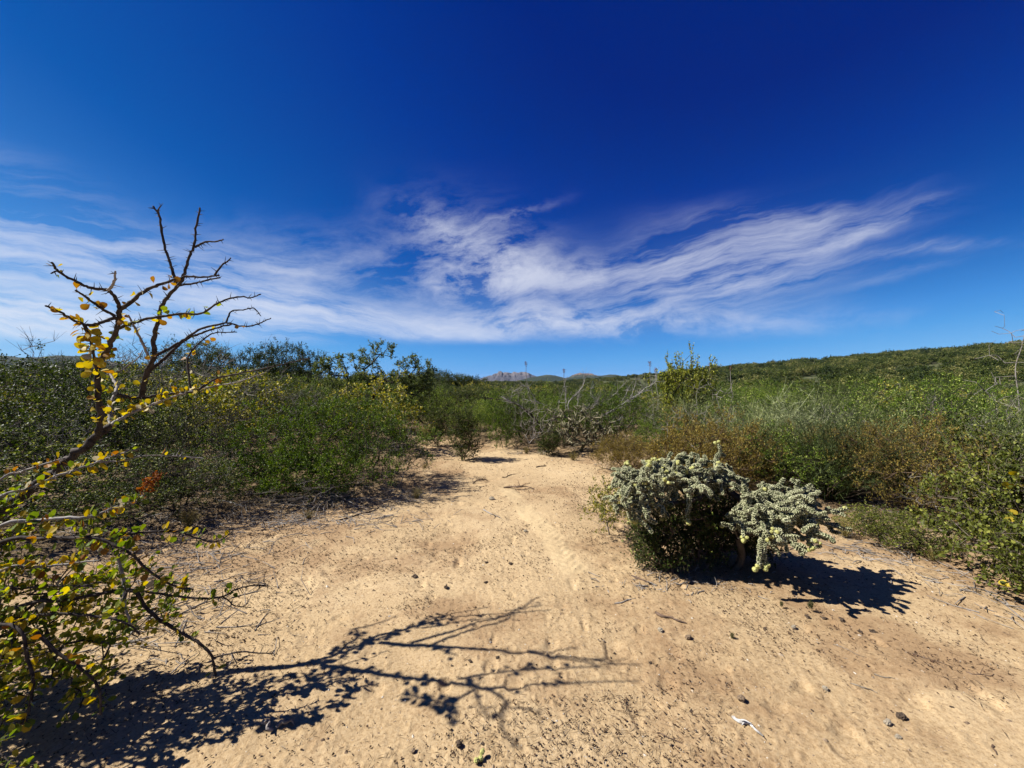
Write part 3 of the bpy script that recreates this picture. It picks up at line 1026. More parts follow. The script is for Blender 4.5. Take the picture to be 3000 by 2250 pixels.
plant('yellowing_bush', K['yellow'][0], -3.0, 8.1, 0.4, (1.05, 1.0, 0.95), 'sparse yellowing bush just behind the broad green bush', 'bush')
plant('yellowing_bush', K['yellow'][1], -4.95, 6.9, 2.2, (1.15, 1.0, 1.02), 'olive and yellow bush with grey twigs behind the thorny branches', 'bush')

eleph = bush(31, [(-1.05, 0, 1.75, 0.5, 0.5, 0.36), (-0.2, 0.1, 1.95, 0.55, 0.5, 0.34), (0.5, 0, 2.2, 0.4, 0.4, 0.28), (0.95, 0, 1.9, 0.45, 0.4, 0.26), (1.5, 0.1, 1.55, 0.4, 0.5, 0.28),
                  (0.4, -0.2, 1.35, 1.0, 0.6, 0.3), (-0.6, -0.1, 1.35, 0.8, 0.6, 0.28), (1.35, 0, 1.15, 0.5, 0.5, 0.3)],
             [(0.1, 0, -0.05), (0.2, 0.05, -0.05), (-0.15, 0, -0.05)], 230, 0.18, 0.0080, 8, 10, 0.15, 0.048, 0.026, 'tri', (0.5, 0.24), 0.4, 0.4, 0.9, 0.35, 0.3, 0.02, 0.16,
             0.0, 0.13, 6, M['leaf_elephant'], M['bark_dark'], names=('trunk', 'crown'))
plant('elephant_tree', eleph, -4.2, 11.2, 0.0, 1.06, 'low spreading tree with open crooked limbs and clumped leaves against the sky', 'tree')
plant('dark_tree', K['tree'][0], -8.4, 14.2, 0.5, (1.0, 1.0, 1.18), 'dark dense flat topped tree left of the crooked limbed tree', 'tree', dz=0)
plant('dark_tree', K['tree'][1], -10.9, 13.2, 2.5, (1.0, 1.0, 1.15), 'dark flat crowned tree behind the olive yellow bush', 'tree')

for i, (x, y, rz, s, lab) in enumerate([
        (-6.6, 34.0, 0.3, 1.40, 'distant dark tree on the skyline right of the crooked limbed tree'),
        (-5.2, 36.5, 1.9, 1.30, 'distant green tree on the skyline left of the blue mountain'),
        (-3.9, 35.0, 3.2, 1.22, 'distant rounded tree just left of the foot of the blue mountain'),
        (-8.3, 38.0, 4.4, 1.45, 'distant tree showing past the edge of the crooked limbed tree')]):
    plant('skyline_tree', K['tree'][i % 3], x, y, rz, (s * 1.15, s * 1.1, s), lab, 'tree', 'trees on the skyline left of the mountain')
for i, (x, y, rz, s, lab) in enumerate([
        (-7.9, 6.3, 0.3, (1.15, 1.05, 1.06), 'tall dark thicket bush at the far left edge of the photo'),
        (-6.0, 5.0, 1.3, (1.0, 0.95, 1.0), 'dark glossy bush behind the thorny trunk'),
        (-5.1, 5.5, 2.6, (0.8, 0.8, 0.82), 'shaded dark bush left of the broad green bush'),
        (-9.6, 8.6, 4.2, (1.2, 1.1, 1.08), 'dark rounded bush in the second rank at the left edge'),
        (-7.3, 8.9, 5.1, (1.1, 1.1, 1.02), 'dark bush showing between the two thorny stems'),
        (-4.9, 3.6, 0.9, (0.9, 0.8, 0.62), 'low dark bush under the lower thorny branches'),
        (-3.55, 3.85, 3.9, (0.62, 0.5, 0.42), 'small shaded bush in front of the dark bush by the sand')]):
    plant('thicket_bush', K['thicket'][i % 3], x, y, rz, s, lab, 'bush', 'dark bushes left of the sand')
plant('tangled_shrub', K['tangle'][0], -4.0, 5.0, 0.6, (1.0, 0.9, 1.05), 'dark shaded tangle of twigs left of the broad green bush', 'shrub')
plant('tangled_shrub', K['tangle'][0], -3.75, 4.2, 3.6, (0.6, 0.5, 0.55), 'low dark twig tangle at the edge of the litter on the left', 'shrub')
for i, (x, y, rz, s, lab) in enumerate([
        (-8.6, 7.6, 1.0, 1.6, 'thin leafless shrub poking above the dark thicket near the left edge'),
        (-6.1, 7.4, 3.0, 1.6, 'lacy bare twigs rising behind the upright thorny stem')]):
    plant('bare_shrub', K['dead'][i % 2], x, y, rz, s, lab, 'shrub')

for i, (x, y, rz, s, lab) in enumerate([
        (-2.1, 4.45, 0.6, (0.8, 0.4, 0.28), 'bare grey shrub poking out of the front of the broad green bush'),
        (-3.5, 4.6, 2.0, (0.6, 0.5, 0.45), 'bare grey twigs at the left end of the broad green bush'),
        (-1.6, 5.3, 4.1, (0.5, 0.5, 0.55), 'dead grey twigs at the right end of the broad green bush'),
        (-4.0, 6.9, 1.1, (1.1, 1.0, 1.05), 'grey leafless shrub between the two yellowing bushes'),
        (-5.4, 4.6, 5.1, (0.9, 0.8, 0.8), 'bare shrub tangled in the dark bushes behind the thorny trunk'),
        (3.1, 6.4, 3.1, (0.8, 0.8, 0.8), 'bare grey shrub beside the wispy brooms'),
        (4.4, 3.6, 0.3, (0.7, 0.7, 0.5), 'bare twigs under the rust orange bush')]):
    plant('bare_shrub', K['dead'][i % 2], x, y, rz, s, lab, 'shrub')
TUFTS = [(-2.2, 4.15), (-1.2, 4.85), (-3.2, 3.8), (-1.5, 6.6), (0.3, 8.0), (1.15, 7.2), (2.1, 6.1), (2.75, 4.3), (3.2, 3.7), (3.5, 3.2)]
TUFT_AT = ['in front of the middle of the broad green bush', 'at the right foot of the broad green bush', 'in the litter left of the broad green bush', 'beside the path past the broad green bush',
           'at the back of the sand by the small upright scrub', 'at the back of the sand before the pale cholla', 'by the brown bush at the right of the path',
           'between the cholla and the brooms', 'at the foot of the rust orange bush', 'at the foot of the leafy tangle on the right']
for k, (x, y) in enumerate(TUFTS):
    plant('straw_tuft', K['tuft'][k % 2], x, y, k * 1.3, 0.30 + 0.10 * (k % 3), 'dry straw tuft ' + TUFT_AT[k], 'grass tuft', 'straw tufts along the sand')
plant('upright_scrub', K['scrub'][0], -0.93, 7.3, 0.2, (0.95, 0.95, 0.98), 'small upright dark scrub standing alone where the path narrows', 'shrub')
plant('green_bush', K['green'][0], -0.15, 8.7, 1.2, (0.62, 0.6, 0.95), 'rounded olive bush right of the small upright scrub', 'bush')
plant('upright_scrub', K['scrub'][1], 0.75, 7.75, 1.9, (0.8, 0.8, 0.5), 'knee high dark scrub at the back edge of the sand', 'shrub')
plant('green_bush', K['green'][1], 0.75, 8.9, 2.2, (0.8, 0.7, 0.98), 'olive bush left behind the pale cholla', 'bush')
plant('green_bush', K['green'][2], 2.35, 8.2, 0.2, (0.8, 0.7, 0.92), 'green bush right beside the pale cholla', 'bush')
plant('thicket_bush', K['thicket'][2], 0.25, 9.6, 1.2, (0.7, 0.7, 0.72), 'dark bush closing the view behind the rounded olive bush', 'bush')
plant('bare_shrub', K['dead'][0], 0.35, 8.3, 2.0, (0.9, 0.7, 0.85), 'bare grey twigs in front of the olive bush left of the pale cholla', 'shrub')
plant('bare_shrub', K['dead'][1], 2.55, 8.7, 0.3, (0.9, 0.7, 0.95), 'bare grey shrub behind the green bush right of the pale cholla', 'shrub')
plant('upright_scrub', K['scrub'][0], -1.75, 9.0, 3.1, (0.9, 0.9, 0.85), 'dark scrub at the left side of the vanishing path', 'shrub')
plant('thicket_bush', K['thicket'][1], 1.9, 9.4, 3.2, (0.8, 0.8, 0.62), 'dark bush behind the pale cholla and the dead grey shrub', 'bush')
plant('green_bush', K['green'][1], -1.15, 9.6, 4.2, (0.7, 0.7, 0.75), 'olive bush right where the path disappears', 'bush')
plant('green_bush', K['green'][2], 2.75, 7.0, 5.2, (0.6, 0.6, 0.62), 'low green bush between the pale cholla and the rusty bush', 'bush')
plant('dry_tuft', K['tuft'][0], -2.25, 9.9, 0.0, 1.25, 'dry grassy tuft where the path disappears', 'grass tuft')
plant('dry_tuft', K['tuft'][1], -2.9, 9.4, 0.7, 1.1, 'dry straw tuft left of the vanishing path', 'grass tuft')
plant('upright_bush', K['upright'][0], 4.15, 9.1, 0.4, (1.05, 1.0, 1.12), 'upright bush with thick stems and yellow green leaves above the scrub', 'bush')
plant('rusty_bush', K['rust'][0], 2.5, 4.9, 0.5, (1.25, 1.0, 1.3), 'rusty brown rounded bush behind the cholla cactus', 'bush')
plant('rusty_bush', K['rust'][1], 4.15, 4.0, 1.7, (1.05, 0.85, 1.2), 'rust orange bush at the right of the sand', 'bush')
plant('rusty_bush', K['rust'][1], 1.85, 6.3, 2.9, (0.7, 0.8, 0.75), 'small brown bush behind the left end of the cholla', 'bush')

BR = [(3.75, 4.55, 0.2, 0.92, 'green wispy broom bush right behind the cholla'),
      (3.55, 5.7, 1.1, 1.0, 'wispy olive broom bush behind the rusty bush'),
      (4.9, 5.1, 2.1, 1.05, 'tall green broom bush above the rust orange bush'),
      (5.3, 6.6, 3.3, 1.12, 'green broom bush behind the silver stems'),
      (6.5, 5.9, 4.0, 1.1, 'dense green broom bush towards the right edge'),
      (6.2, 4.6, 5.0, 1.0, 'wispy broom bush at the right edge behind the leafy tangle'),
      (7.9, 7.0, 0.7, 1.2, 'tall broom bush by the pale dead trunk'),
      (3.4, 7.3, 1.9, 1.0, 'broom bush in front of the upright yellow green bush'),
      (7.3, 5.6, 2.6, 1.0, 'broom bush on the right edge of the photo'),
      (4.35, 7.9, 3.6, 1.05, 'broom bush below the upright yellow green bush')]
for i, (x, y, rz, s, lab) in enumerate(BR):
    plant('broom_bush', K['broom'][i % 3], x, y, rz, s, lab, 'bush', 'broom bushes right of the sand')
for i, (k, x, y, rz, s_, nm, lab) in enumerate([
        ('green', 5.7, 5.7, 0.4, 0.95, 'green_bush', 'darker fine leaved bush among the brooms in front of the right hillside'),
        ('green', 7.1, 6.4, 1.8, 1.05, 'green_bush', 'green bush near the pale leaning trunk at the right'),
        ('dead', 6.3, 5.2, 2.2, 0.85, 'bare_shrub', 'bare grey shrub standing among the brooms at the right'),
        ('green', 4.25, 7.0, 3.0, 0.85, 'green_bush', 'green bush between the silvery bush and the upright bush'),
        ('yellow', 8.3, 8.2, 0.9, 0.8, 'yellowing_bush', 'yellowish bush below the hillside at the right edge'),
        ('dead', 5.0, 6.0, 4.2, 0.8, 'bare_shrub', 'tangle of bare grey stems beside the silvery bush'),
        ('rust', 4.0, 5.2, 5.2, 0.95, 'rusty_bush', 'brownish patch of bush among the brooms behind the cholla'),
        ('green', 3.3, 4.9, 2.4, 0.62, 'green_bush', 'low green bush between the rusty bush and the first broom'),
        ('thicket', 6.9, 7.8, 1.4, 0.6, 'thicket_bush', 'dark bush in the brooms below the hillside')]):
    plant(nm, K[k][i % len(K[k])], x, y, rz, s_, lab, 'shrub' if k == 'dead' else 'bush')
plant('silver_bush', K['silver'][0], 4.35, 6.1, 0.0, 1.15, 'silvery grey leafless bush among the green brooms', 'bush')

for i, (x, y, rz, s, lab) in enumerate([
        (3.85, 2.9, 0.2, (0.9, 0.9, 1.12), 'leafy tangled bush with broad yellow green leaves at the right edge'),
        (4.7, 3.3, 1.4, (0.95, 0.9, 1.2), 'tangled leafy bush behind the one at the right edge'),
        (3.75, 2.35, 2.7, (0.62, 0.6, 0.6), 'low leafy growth at the lower right edge by the sand'),
        (3.45, 3.55, 4.4, (0.5, 0.5, 0.42), 'low leafy sprawl at the left foot of the leafy tangle')]):
    plant('leafy_bush', K['vine'][i % 2], x, y, rz, s, lab, 'bush')


# ------------------------------------------------------------------ traced branches (foreground thorn bush, dead shrub)
def smooth_line(P, n):
    """Catmull-Rom through P, resampled to n points"""
    P = np.asarray(P, float)
    Q = np.concatenate([[2 * P[0] - P[1]], P, [2 * P[-1] - P[-2]]])
    out = []
    t = np.linspace(0, len(P) - 1 - 1e-6, n)
    for tt in t:
        i = int(tt)
        f = tt - i
        a, b, c, d = Q[i:i + 4]
        out.append(0.5 * ((2 * b) + (-a + c) * f + (2 * a - 5 * b + 4 * c - d) * f * f + (-a + 3 * b - 3 * c + d) * f ** 3))
    return np.array(out)


HERO_N = [0]


def hero_leaf_meshes():
    out = {}
    for col in ('hero_yellow', 'hero_green', 'hero_orange', 'hero_pale'):
        lst = []
        for s in range(3):
            r = np.random.default_rng(50 + s)
            b = MB()
            # obovate blade, folded on its midrib, slightly cupped; unit length
            tt = np.array([0.0, 0.12, 0.35, 0.6, 0.82, 0.95, 1.0])
            ww = np.array([0.015, 0.05, 0.24, 0.36, 0.33, 0.17, 0.01]) * (0.9 + 0.25 * r.random())
            bend = 0.10 + 0.15 * r.random()
            fold = 0.10 + 0.2 * r.random()
            mid = np.stack([np.zeros(7), tt, -bend * tt ** 2], 1)
            lf = mid + np.stack([-ww, np.zeros(7), ww * fold], 1)
            rt = mid + np.stack([ww, np.zeros(7), ww * fold * (0.6 + r.random())], 1)
            V = np.concatenate([lf, mid, rt])
            k = np.arange(6)
            F = np.concatenate([np.stack([k, k + 7, k + 8, k + 1], 1), np.stack([k + 7, k + 14, k + 15, k + 8], 1)])
            b.add(V, F, np.concatenate([np.full(7, 0.4), np.full(7, 0.9), np.full(7, 0.6)]))
            lst.append(b.build('leaf', M[col], True))
        out[col] = lst
    return out


HL = hero_leaf_meshes()


def orient(d, n):
    """rotation matrix whose Y axis is d and Z axis near n"""
    d = Vector(d).normalized()
    n = Vector(n)
    x = d.cross(n)
    if x.length < 1e-4:
        x = d.orthogonal()
    x.normalize()
    z = x.cross(d)
    return Matrix((x, d, z)).transposed()


def c1(pts):
    return [(x * 0.45203, 550 + y * 0.45203) for x, y in pts]


def c2(pts):
    return [(x * 0.60281, 1250 + y * 0.60281) for x, y in pts]


def cA(pts):
    return [(x * 0.31646, 950 + y * 0.31646) for x, y in pts]


def rest_parts(items, top):
    """the smaller leaves past the first three hundred, joined"""
    r = np.random.default_rng(9)
    b = MB()
    for c in range(4):
        sel = [q for q in items if q[2] == c]
        if not sel:
            continue
        C = np.array([q[0] for q in sel])
        D = np.array([q[1] for q in sel])
        L = np.array([q[3] for q in sel])
        V, F = leaf_round(C, D, norm(r.normal(size=C.shape) * 0.8 + np.array([-0.5, -0.2, 0.6])), L, L * 0.78)
        b.add(V, F, np.repeat(r.random(len(C)), 6), c)
    if b.n:
        mats = [M[k] for k in ('hero_yellow', 'hero_green', 'hero_orange', 'hero_pale')]
        props(link('leaves', b.build('leaves', mats), top), kind='stuff')


def build_thorn_bush():
    r = np.random.default_rng(77)
    root = np.array([-2.78, 1.72, -0.02])
    top = empty('thorn_bush', tuple(root))
    props(top, 'big thorny shrub with bare crooked branches and golden leaves in the left foreground', 'shrub')
    O = root
    bits = []

    def br(pts, d0, d1, r0, r1, pale=False, pre=None, thorns=1.0, name='branch', side=7):
        P = [at(px, py, d0 + (d1 - d0) * k / (len(pts) - 1)) for k, (px, py) in enumerate(pts)]
        if pre is not None:
            P = list(pre) + P
        P = np.array(P)
        n = max(8, len(P) * 5)
        S = smooth_line(P, n)
        S[1:-1] += r.normal(size=(n - 2, 3)) * r0 * 0.16
        rad = (1.0 if name == 'trunk' else 1.15) * (r0 + (r1 - r0) * np.linspace(0, 1, n) ** 0.85)
        rad = rad * (1 + 0.10 * np.sin(np.arange(n) * 2.1 + r.random() * 6))
        b = MB()
        V, Q, T_ = tube(S - O, rad, side, 0.14, int(r.integers(999)))
        b.add(V, Q)
        b.add(V, T_)
        # spines, in the bark
        ln = np.sum(np.linalg.norm(np.diff(S, axis=0), axis=1))
        m = int(ln * 62 * thorns)
        if m:
            f = r.uniform(0.04, 0.99, m) * (n - 1.001)
            i = f.astype(int)
            fr = (f - i)[:, None]
            A = S[i] * (1 - fr) + S[i + 1] * fr - O
            tang = norm(S[i + 1] - S[i])
            dd = norm(np.cross(tang, r.normal(size=(m, 3))) + tang * 0.25)
            L = r.uniform(0.013, 0.034, m)
            Vp, Fp = prisms(A + dd * rad[i][:, None] * 0.5, A + dd * (rad[i] + L)[:, None], 0.0024, 0.0006, 3)
            b.add(Vp, Fp)
        o = link(name, b.build(name, M['bark_white'] if pale else M['bark_hero'], True), top)
        bits.append((o, S))
        return o, S

    trunk_lo = [(-0.02 + root[0], root[1], -0.03), (-2.74, 1.76, 0.32), (-2.66, 1.85, 0.62)]
    tr, trS = br([(0, 1500), (60, 1455), (121, 1412), (181, 1365), (241, 1316), (289, 1274), (320, 1252)], 1.93, 2.06, 0.030, 0.017, pre=trunk_lo, thorns=0.2, name='trunk', side=10)
    S1, S1S = br(c1([(640, 1600), (645, 1450), (635, 1300), (635, 1150), (680, 1080), (720, 1000), (755, 920), (765, 850), (775, 790)]), 2.02, 1.86, 0.0125, 0.0085)
    S1a, S1aS = br(c1([(775, 790), (850, 740), (920, 680), (1000, 640), (1090, 610), (1150, 588), (1220, 577), (1330, 577), (1420, 567)]), 1.86, 1.93, 0.0085, 0.0034)
    br(c1([(1390, 566), (1440, 500), (1470, 480), (1495, 455)]), 1.925, 1.94, 0.0042, 0.0026)
    S1b, S1bS = br(c1([(775, 780), (745, 710), (700, 665), (610, 655), (530, 625), (430, 575), (370, 535), (335, 485)]), 1.86, 1.56, 0.0075, 0.0034)
    br(c1([(700, 665), (735, 620), (745, 580), (748, 540)]), 1.75, 1.73, 0.0055, 0.003, True)
    br(c1([(375, 538), (350, 545), (330, 555)]), 1.575, 1.56, 0.003, 0.0022)
    S1c, S1cS = br(c1([(745, 832), (650, 775), (560, 710), (490, 665)]), 1.86, 1.70, 0.006, 0.0034)
    S1d, S1dS = br(c1([(755, 840), (650, 875), (570, 890), (480, 860), (390, 805), (295, 765)]), 1.86, 1.66, 0.0075, 0.0036)
    S1x, S1xS = br(c1([(545, 890), (575, 960), (600, 1040), (610, 1120), (628, 1190)]), 1.76, 1.85, 0.006, 0.004)
    S1e, S1eS = br(c1([(770, 910), (850, 880), (950, 850), (1080, 830), (1180, 815), (1300, 815), (1400, 755), (1480, 720), (1570, 705), (1620, 715), (1690, 690)]), 1.93, 2.06, 0.0072, 0.0026)
    W, WS = br(cA([(905, 1030), (1000, 960), (1020, 860), (1020, 780), (1030, 720), (1065, 640), (1080, 580), (1050, 510), (1020, 460)]), 2.05, 2.34, 0.0105, 0.0052, True, thorns=0.4)
    br(cA([(1020, 460), (1130, 420), (1210, 360), (1280, 310), (1320, 240)]), 2.34, 2.46, 0.0048, 0.0022, True)
    br(cA([(1020, 460), (960, 470), (930, 462)]), 2.34, 2.30, 0.004, 0.0022, True)
    H1, H1S = br(cA([(1065, 640), (1120, 660), (1200, 675), (1310, 680), (1450, 660), (1620, 640), (1800, 620), (1900, 565), (2010, 500), (2212, 455), (2600, 372), (2860, 315)]), 2.16, 2.52, 0.0105, 0.0028)
    S2, S2S = br(c1([(918, 1350), (930, 1270), (965, 1170), (1000, 1080), (1000, 970), (1030, 870), (1045, 780), (1090, 700), (1165, 620), (1200, 540), (1225, 440), (1260, 370), (1275, 250), (1295, 130)]),
                 2.21, 2.05, 0.0135, 0.0036)
    S2a, S2aS = br(c1([(1150, 640), (1120, 550), (1100, 480), (1060, 350), (1035, 190), (1015, 150), (990, 120)]), 2.13, 2.02, 0.007, 0.0036)
    br(c1([(1020, 155), (1030, 135), (1045, 115)]), 2.025, 2.02, 0.0034, 0.002)
    br(c1([(1262, 388), (1300, 365), (1340, 350), (1400, 350), (1447, 335)]), 2.08, 2.12, 0.0052, 0.003)
    br(c1([(1165, 632), (1280, 615), (1360, 595), (1428, 583)]), 2.12, 2.17, 0.0052, 0.003)
    S2d, S2dS = br(c1([(1005, 1092), (1100, 1040), (1200, 980), (1290, 920), (1400, 890), (1480, 875), (1560, 897), (1650, 890), (1700, 870), (1755, 845)]), 2.19, 2.66, 0.0078, 0.003)
    br(c1([(1465, 872), (1500, 800), (1570, 792), (1640, 780), (1670, 805), (1692, 832)]), 2.50, 2.60, 0.0048, 0.0022)
    S2e, S2eS = br(c1([(965, 1190), (1060, 1110), (1150, 1030), (1210, 980), (1300, 945), (1400, 910), (1500, 885)]), 2.205, 2.47, 0.0092, 0.004)
    S2f, S2fS = br(c1([(1235, 1300), (1215, 1130), (1240, 1060), (1310, 990), (1380, 942), (1460, 938), (1535, 936)]), 2.33, 2.47, 0.0055, 0.0026)
    S2g, S2gS = br(c1([(972, 1110), (920, 1000), (880, 920), (830, 825)]), 2.19, 2.10, 0.0066, 0.004, True)
    H2, H2S = br(cA([(1030, 930), (1100, 880), (1200, 830), (1350, 770), (1500, 705), (1700, 640), (1850, 600), (2000, 570), (2212, 530), (2450, 450)]), 2.06, 2.55, 0.0075, 0.0026, True)

    off = lambda z, x=-2.68, y=1.80: [(x, y, z)]
    L = {}
    L[1] = br([(0, 1407), (60, 1383), (126, 1361), (190, 1342)], 1.85, 1.95, 0.0055, 0.003, True, off(0.78))
    L[2] = br(c2([(0, 345), (130, 305), (250, 250), (350, 215), (450, 180), (560, 140), (680, 108)]), 1.80, 2.0, 0.0075, 0.003, True, off(0.72))
    L[21] = br(c2([(480, 172), (600, 165), (700, 142), (850, 143), (985, 152)]), 1.92, 2.15, 0.004, 0.002, True)
    L[3] = br(c2([(0, 485), (150, 460), (300, 445), (450, 435), (550, 395), (650, 370), (700, 335)]), 1.72, 1.92, 0.0085, 0.004, True, off(0.60, -2.70, 1.76))
    L[4] = br(c2([(0, 565), (180, 545), (350, 540), (470, 540), (560, 580), (640, 620), (700, 680), (780, 740), (860, 780), (940, 790)]), 1.66, 1.70, 0.009, 0.003, False, off(0.55, -2.70, 1.72))
    L[5] = br(c2([(540, 545), (600, 525), (750, 510), (870, 510), (950, 540), (1050, 560), (1130, 510)]), 1.68, 1.92, 0.0052, 0.0024)
    L[6] = br(c2([(0, 700), (150, 685), (300, 670), (480, 650)]), 1.62, 1.72, 0.0062, 0.003, True, off(0.42, -2.70, 1.70))
    L[7] = br(c2([(100, 870), (330, 842), (450, 820), (560, 800), (680, 800), (800, 815), (970, 835), (1080, 825), (1150, 790), (1240, 770), (1310, 775)]), 1.66, 1.95, 0.0075, 0.0024, False, off(0.33, -2.71, 1.70))
    br(c2([(1080, 825), (1110, 845), (1140, 870), (1220, 880)]), 1.87, 1.90, 0.0032, 0.0018)
    L[8] = br(c2([(575, 640), (600, 750), (605, 850), (625, 930), (640, 1000)]), 1.70, 1.66, 0.006, 0.003, True)
    L[9] = br(c2([(560, 800), (660, 800), (700, 870), (780, 940), (860, 990), (950, 1040), (1020, 1100), (1040, 1160), (1050, 1210)]), 1.72, 1.72, 0.0078, 0.0036)
    br(c2([(1030, 1125), (1160, 1095), (1250, 1100), (1330, 1102)]), 1.72, 1.80, 0.0035, 0.002)
    L[10] = br(c2([(0, 800), (80, 790), (250, 775), (450, 775)]), 1.58, 1.66, 0.006, 0.003, False, off(0.36, -2.70, 1.68))
    L[11] = br(c2([(0, 985), (130, 930), (250, 910), (450, 920), (600, 950), (680, 1010)]), 1.55, 1.62, 0.007, 0.003, False, off(0.25, -2.70, 1.68))
    L[12] = br(c2([(40, 960), (140, 1150), (160, 1280), (130, 1400), (100, 1450)]), 1.50, 1.42, 0.006, 0.003, False, off(0.40, -2.60, 1.66))
    L[13] = br(c2([(180, 1000), (280, 1100), (400, 1180), (480, 1270), (490, 1400)]), 1.52, 1.50, 0.006, 0.003)

    # golden leaves, each a leaf of its own, set along the wood where the photograph has them
    spots = []

    def lv(S, t0, t1, n, mix, size=0.030, jit=0.018):
        size *= 1.05
        for _ in range(int(n * (2.3 if S[:, 2].mean() < 1.05 else 1.0))):
            f = r.uniform(t0, t1) * (len(S) - 1.001)
            i = int(f)
            p = S[i] * (1 - (f - i)) + S[i + 1] * (f - i)
            tg = norm(S[i + 1] - S[i])
            dd = norm(np.cross(tg, r.normal(size=3)) + tg * 0.35 + np.array([-0.15, -0.1, 0.1]))
            spots.append((p + dd * jit * r.random(), dd, r.choice(len(mix), p=np.array(mix) / sum(mix)), size * r.uniform(0.75, 1.25)))
    Y = (0.70, 0.08, 0.18, 0.04)
    G = (0.30, 0.55, 0.10, 0.05)
    OY = (0.45, 0.08, 0.42, 0.05)
    # most visible first
    lv(S1xS, 0.0, 1.0, 48, Y, 0.040)
    lv(S1S, 0.0, 0.55, 40, Y)
    lv(S1S, 0.55, 0.9, 14, OY)
    lv(S1aS, 0.02, 0.75, 12, OY)
    lv(S1bS, 0.35, 1.0, 5, OY, 0.024)
    lv(S1cS, 0.2, 1.0, 9, OY)
    lv(S1dS, 0.25, 0.95, 13, OY)
    lv(S1eS, 0.05, 0.6, 20, (0.35, 0.50, 0.12, 0.03))
    lv(S2S, 0.0, 0.5, 8, OY)
    lv(S2fS, 0.0, 0.7, 12, OY)
    lv(S2dS, 0.1, 0.9, 4, OY, 0.024)
    lv(S2gS, 0.5, 1.0, 5, OY)
    lv(WS, 0.1, 1.0, 36, (0.8, 0.12, 0.04, 0.04))
    lv(H1S, 0.15, 0.75, 18, Y)
    lv(H2S, 0.0, 0.8, 90, (0.78, 0.14, 0.05, 0.03))
    lv(L[1][1], 0.3, 1, 9, Y)
    lv(L[2][1], 0.2, 1, 24, (0.6, 0.28, 0.08, 0.04), 0.034)
    lv(L[21][1], 0.0, 1, 5, Y)
    lv(L[3][1], 0.2, 0.9, 34, G, 0.034)
    lv(L[4][1], 0.2, 0.95, 40, G, 0.034)
    lv(L[5][1], 0.0, 0.95, 22, (0.4, 0.5, 0.1, 0.0), 0.030)
    lv(L[6][1], 0.2, 0.95, 20, (0.55, 0.35, 0.1, 0), 0.032)
    lv(L[7][1], 0.15, 0.8, 22, G, 0.028)
    lv(L[9][1], 0.1, 1.0, 16, G, 0.026)
    lv(L[10][1], 0.2, 0.95, 14, G)
    lv(L[11][1], 0.2, 0.95, 18, G)
    lv(L[12][1], 0.2, 1.0, 14, G)
    lv(L[13][1], 0.2, 1.0, 10, G)
    lv(trS, 0.55, 0.9, 5, Y)
    cols = ['hero_yellow', 'hero_green', 'hero_orange', 'hero_pale']
    rest = MB()
    keep = set(list(range(len(spots)))[:300])
    if len(spots) > 300:
        keep = set(range(300))
    rest_items = []
    for i, (p, d, c, s) in enumerate(spots):
        if i in keep:
            o = link('leaf', HL[cols[c]][int(r.integers(3))], top)
            nrm = norm(r.normal(size=3) * 0.8 + np.array([-0.5, -0.2, 0.6]))
            o.rotation_euler = orient(d, nrm).to_euler()
            o.location = tuple(p - O)
            o.scale = (s, s, s)
        else:
            rest_items.append((p - O, d, c, s))

    # the leafy skirt of the shrub, low on the left: twigs and small leaves too many to tell apart
    ells = [(0.62, 0.00, 0.52, 0.40, 0.34, 0.34), (0.50, -0.15, 0.22, 0.42, 0.30, 0.22), (0.95, 0.02, 0.52, 0.28, 0.22, 0.14), (0.25, -0.05, 0.75, 0.35, 0.35, 0.3),
            (0.95, -0.05, 0.16, 0.22, 0.2, 0.10), (-0.2, 0, 0.6, 0.5, 0.4, 0.5), (0.75, 0.05, 0.35, 0.4, 0.3, 0.25), (0.7, -0.3, 0.14, 0.3, 0.2, 0.12)]
    tg = lobe_points(r, ells, 450, 0.3, 5, 0.2)
    P, par, tips = grow(r, [(0, 0, 0), (0.04, 0.03, 0.25), (0.08, 0.08, 0.5)], tg, 0.09, 0.16, 0.08)
    rad = radii(par, 0.0024, 2.3, 0.012)
    wb, lb = MB(), MB()
    wood(wb, P, par, rad, 5)
    tp = P[[t for _, t in tips]]
    sprays(r, lb, tp, np.array([0.2, 0, 0.3]), 4, 5, 0.10, 0.025, 0.020, 0.3, 0.5, 0.8, 0.0014, 'round', (0.45, 0.3), wb, 0.0)
    rest_parts(rest_items, top)
    props(link('twigs', wb.build('twigs', M['bark_hero'], True), top), kind='stuff')
    M['hero_skirt'] = leaf_mat('skirt_leaf', [(0.0, (0.090, 0.120, 0.030)), (0.40, (0.200, 0.225, 0.050)), (0.62, (0.360, 0.310, 0.070)), (1.0, (0.520, 0.360, 0.080))], 0.5)
    props(link('foliage', lb.build('foliage', M['hero_skirt']), top), kind='stuff')
    # the dried red sprig at the end of one low branch
    cen = at(437, 1418, 1.93) - O
    ax = norm(at(465, 1395, 1.93) - at(405, 1455, 1.93))
    n = 150
    t = r.uniform(-1, 1, n)
    C = cen + ax * (t * 0.062)[:, None] + r.normal(size=(n, 3)) * (0.017 * (1 - 0.5 * np.abs(t)))[:, None]
    b = MB()
    V, F = leaf_tris(C, r.normal(size=(n, 3)) + ax, r.normal(size=(n, 3)), r.uniform(0.014, 0.03, n), 0.010)
    b.add(V, F, np.repeat(r.random(n), 4))
    props(link('dried_sprig', b.build('dried_sprig', M['red_dry']), top), 'rust red sprig of dried leaves')
    return top


build_thorn_bush()


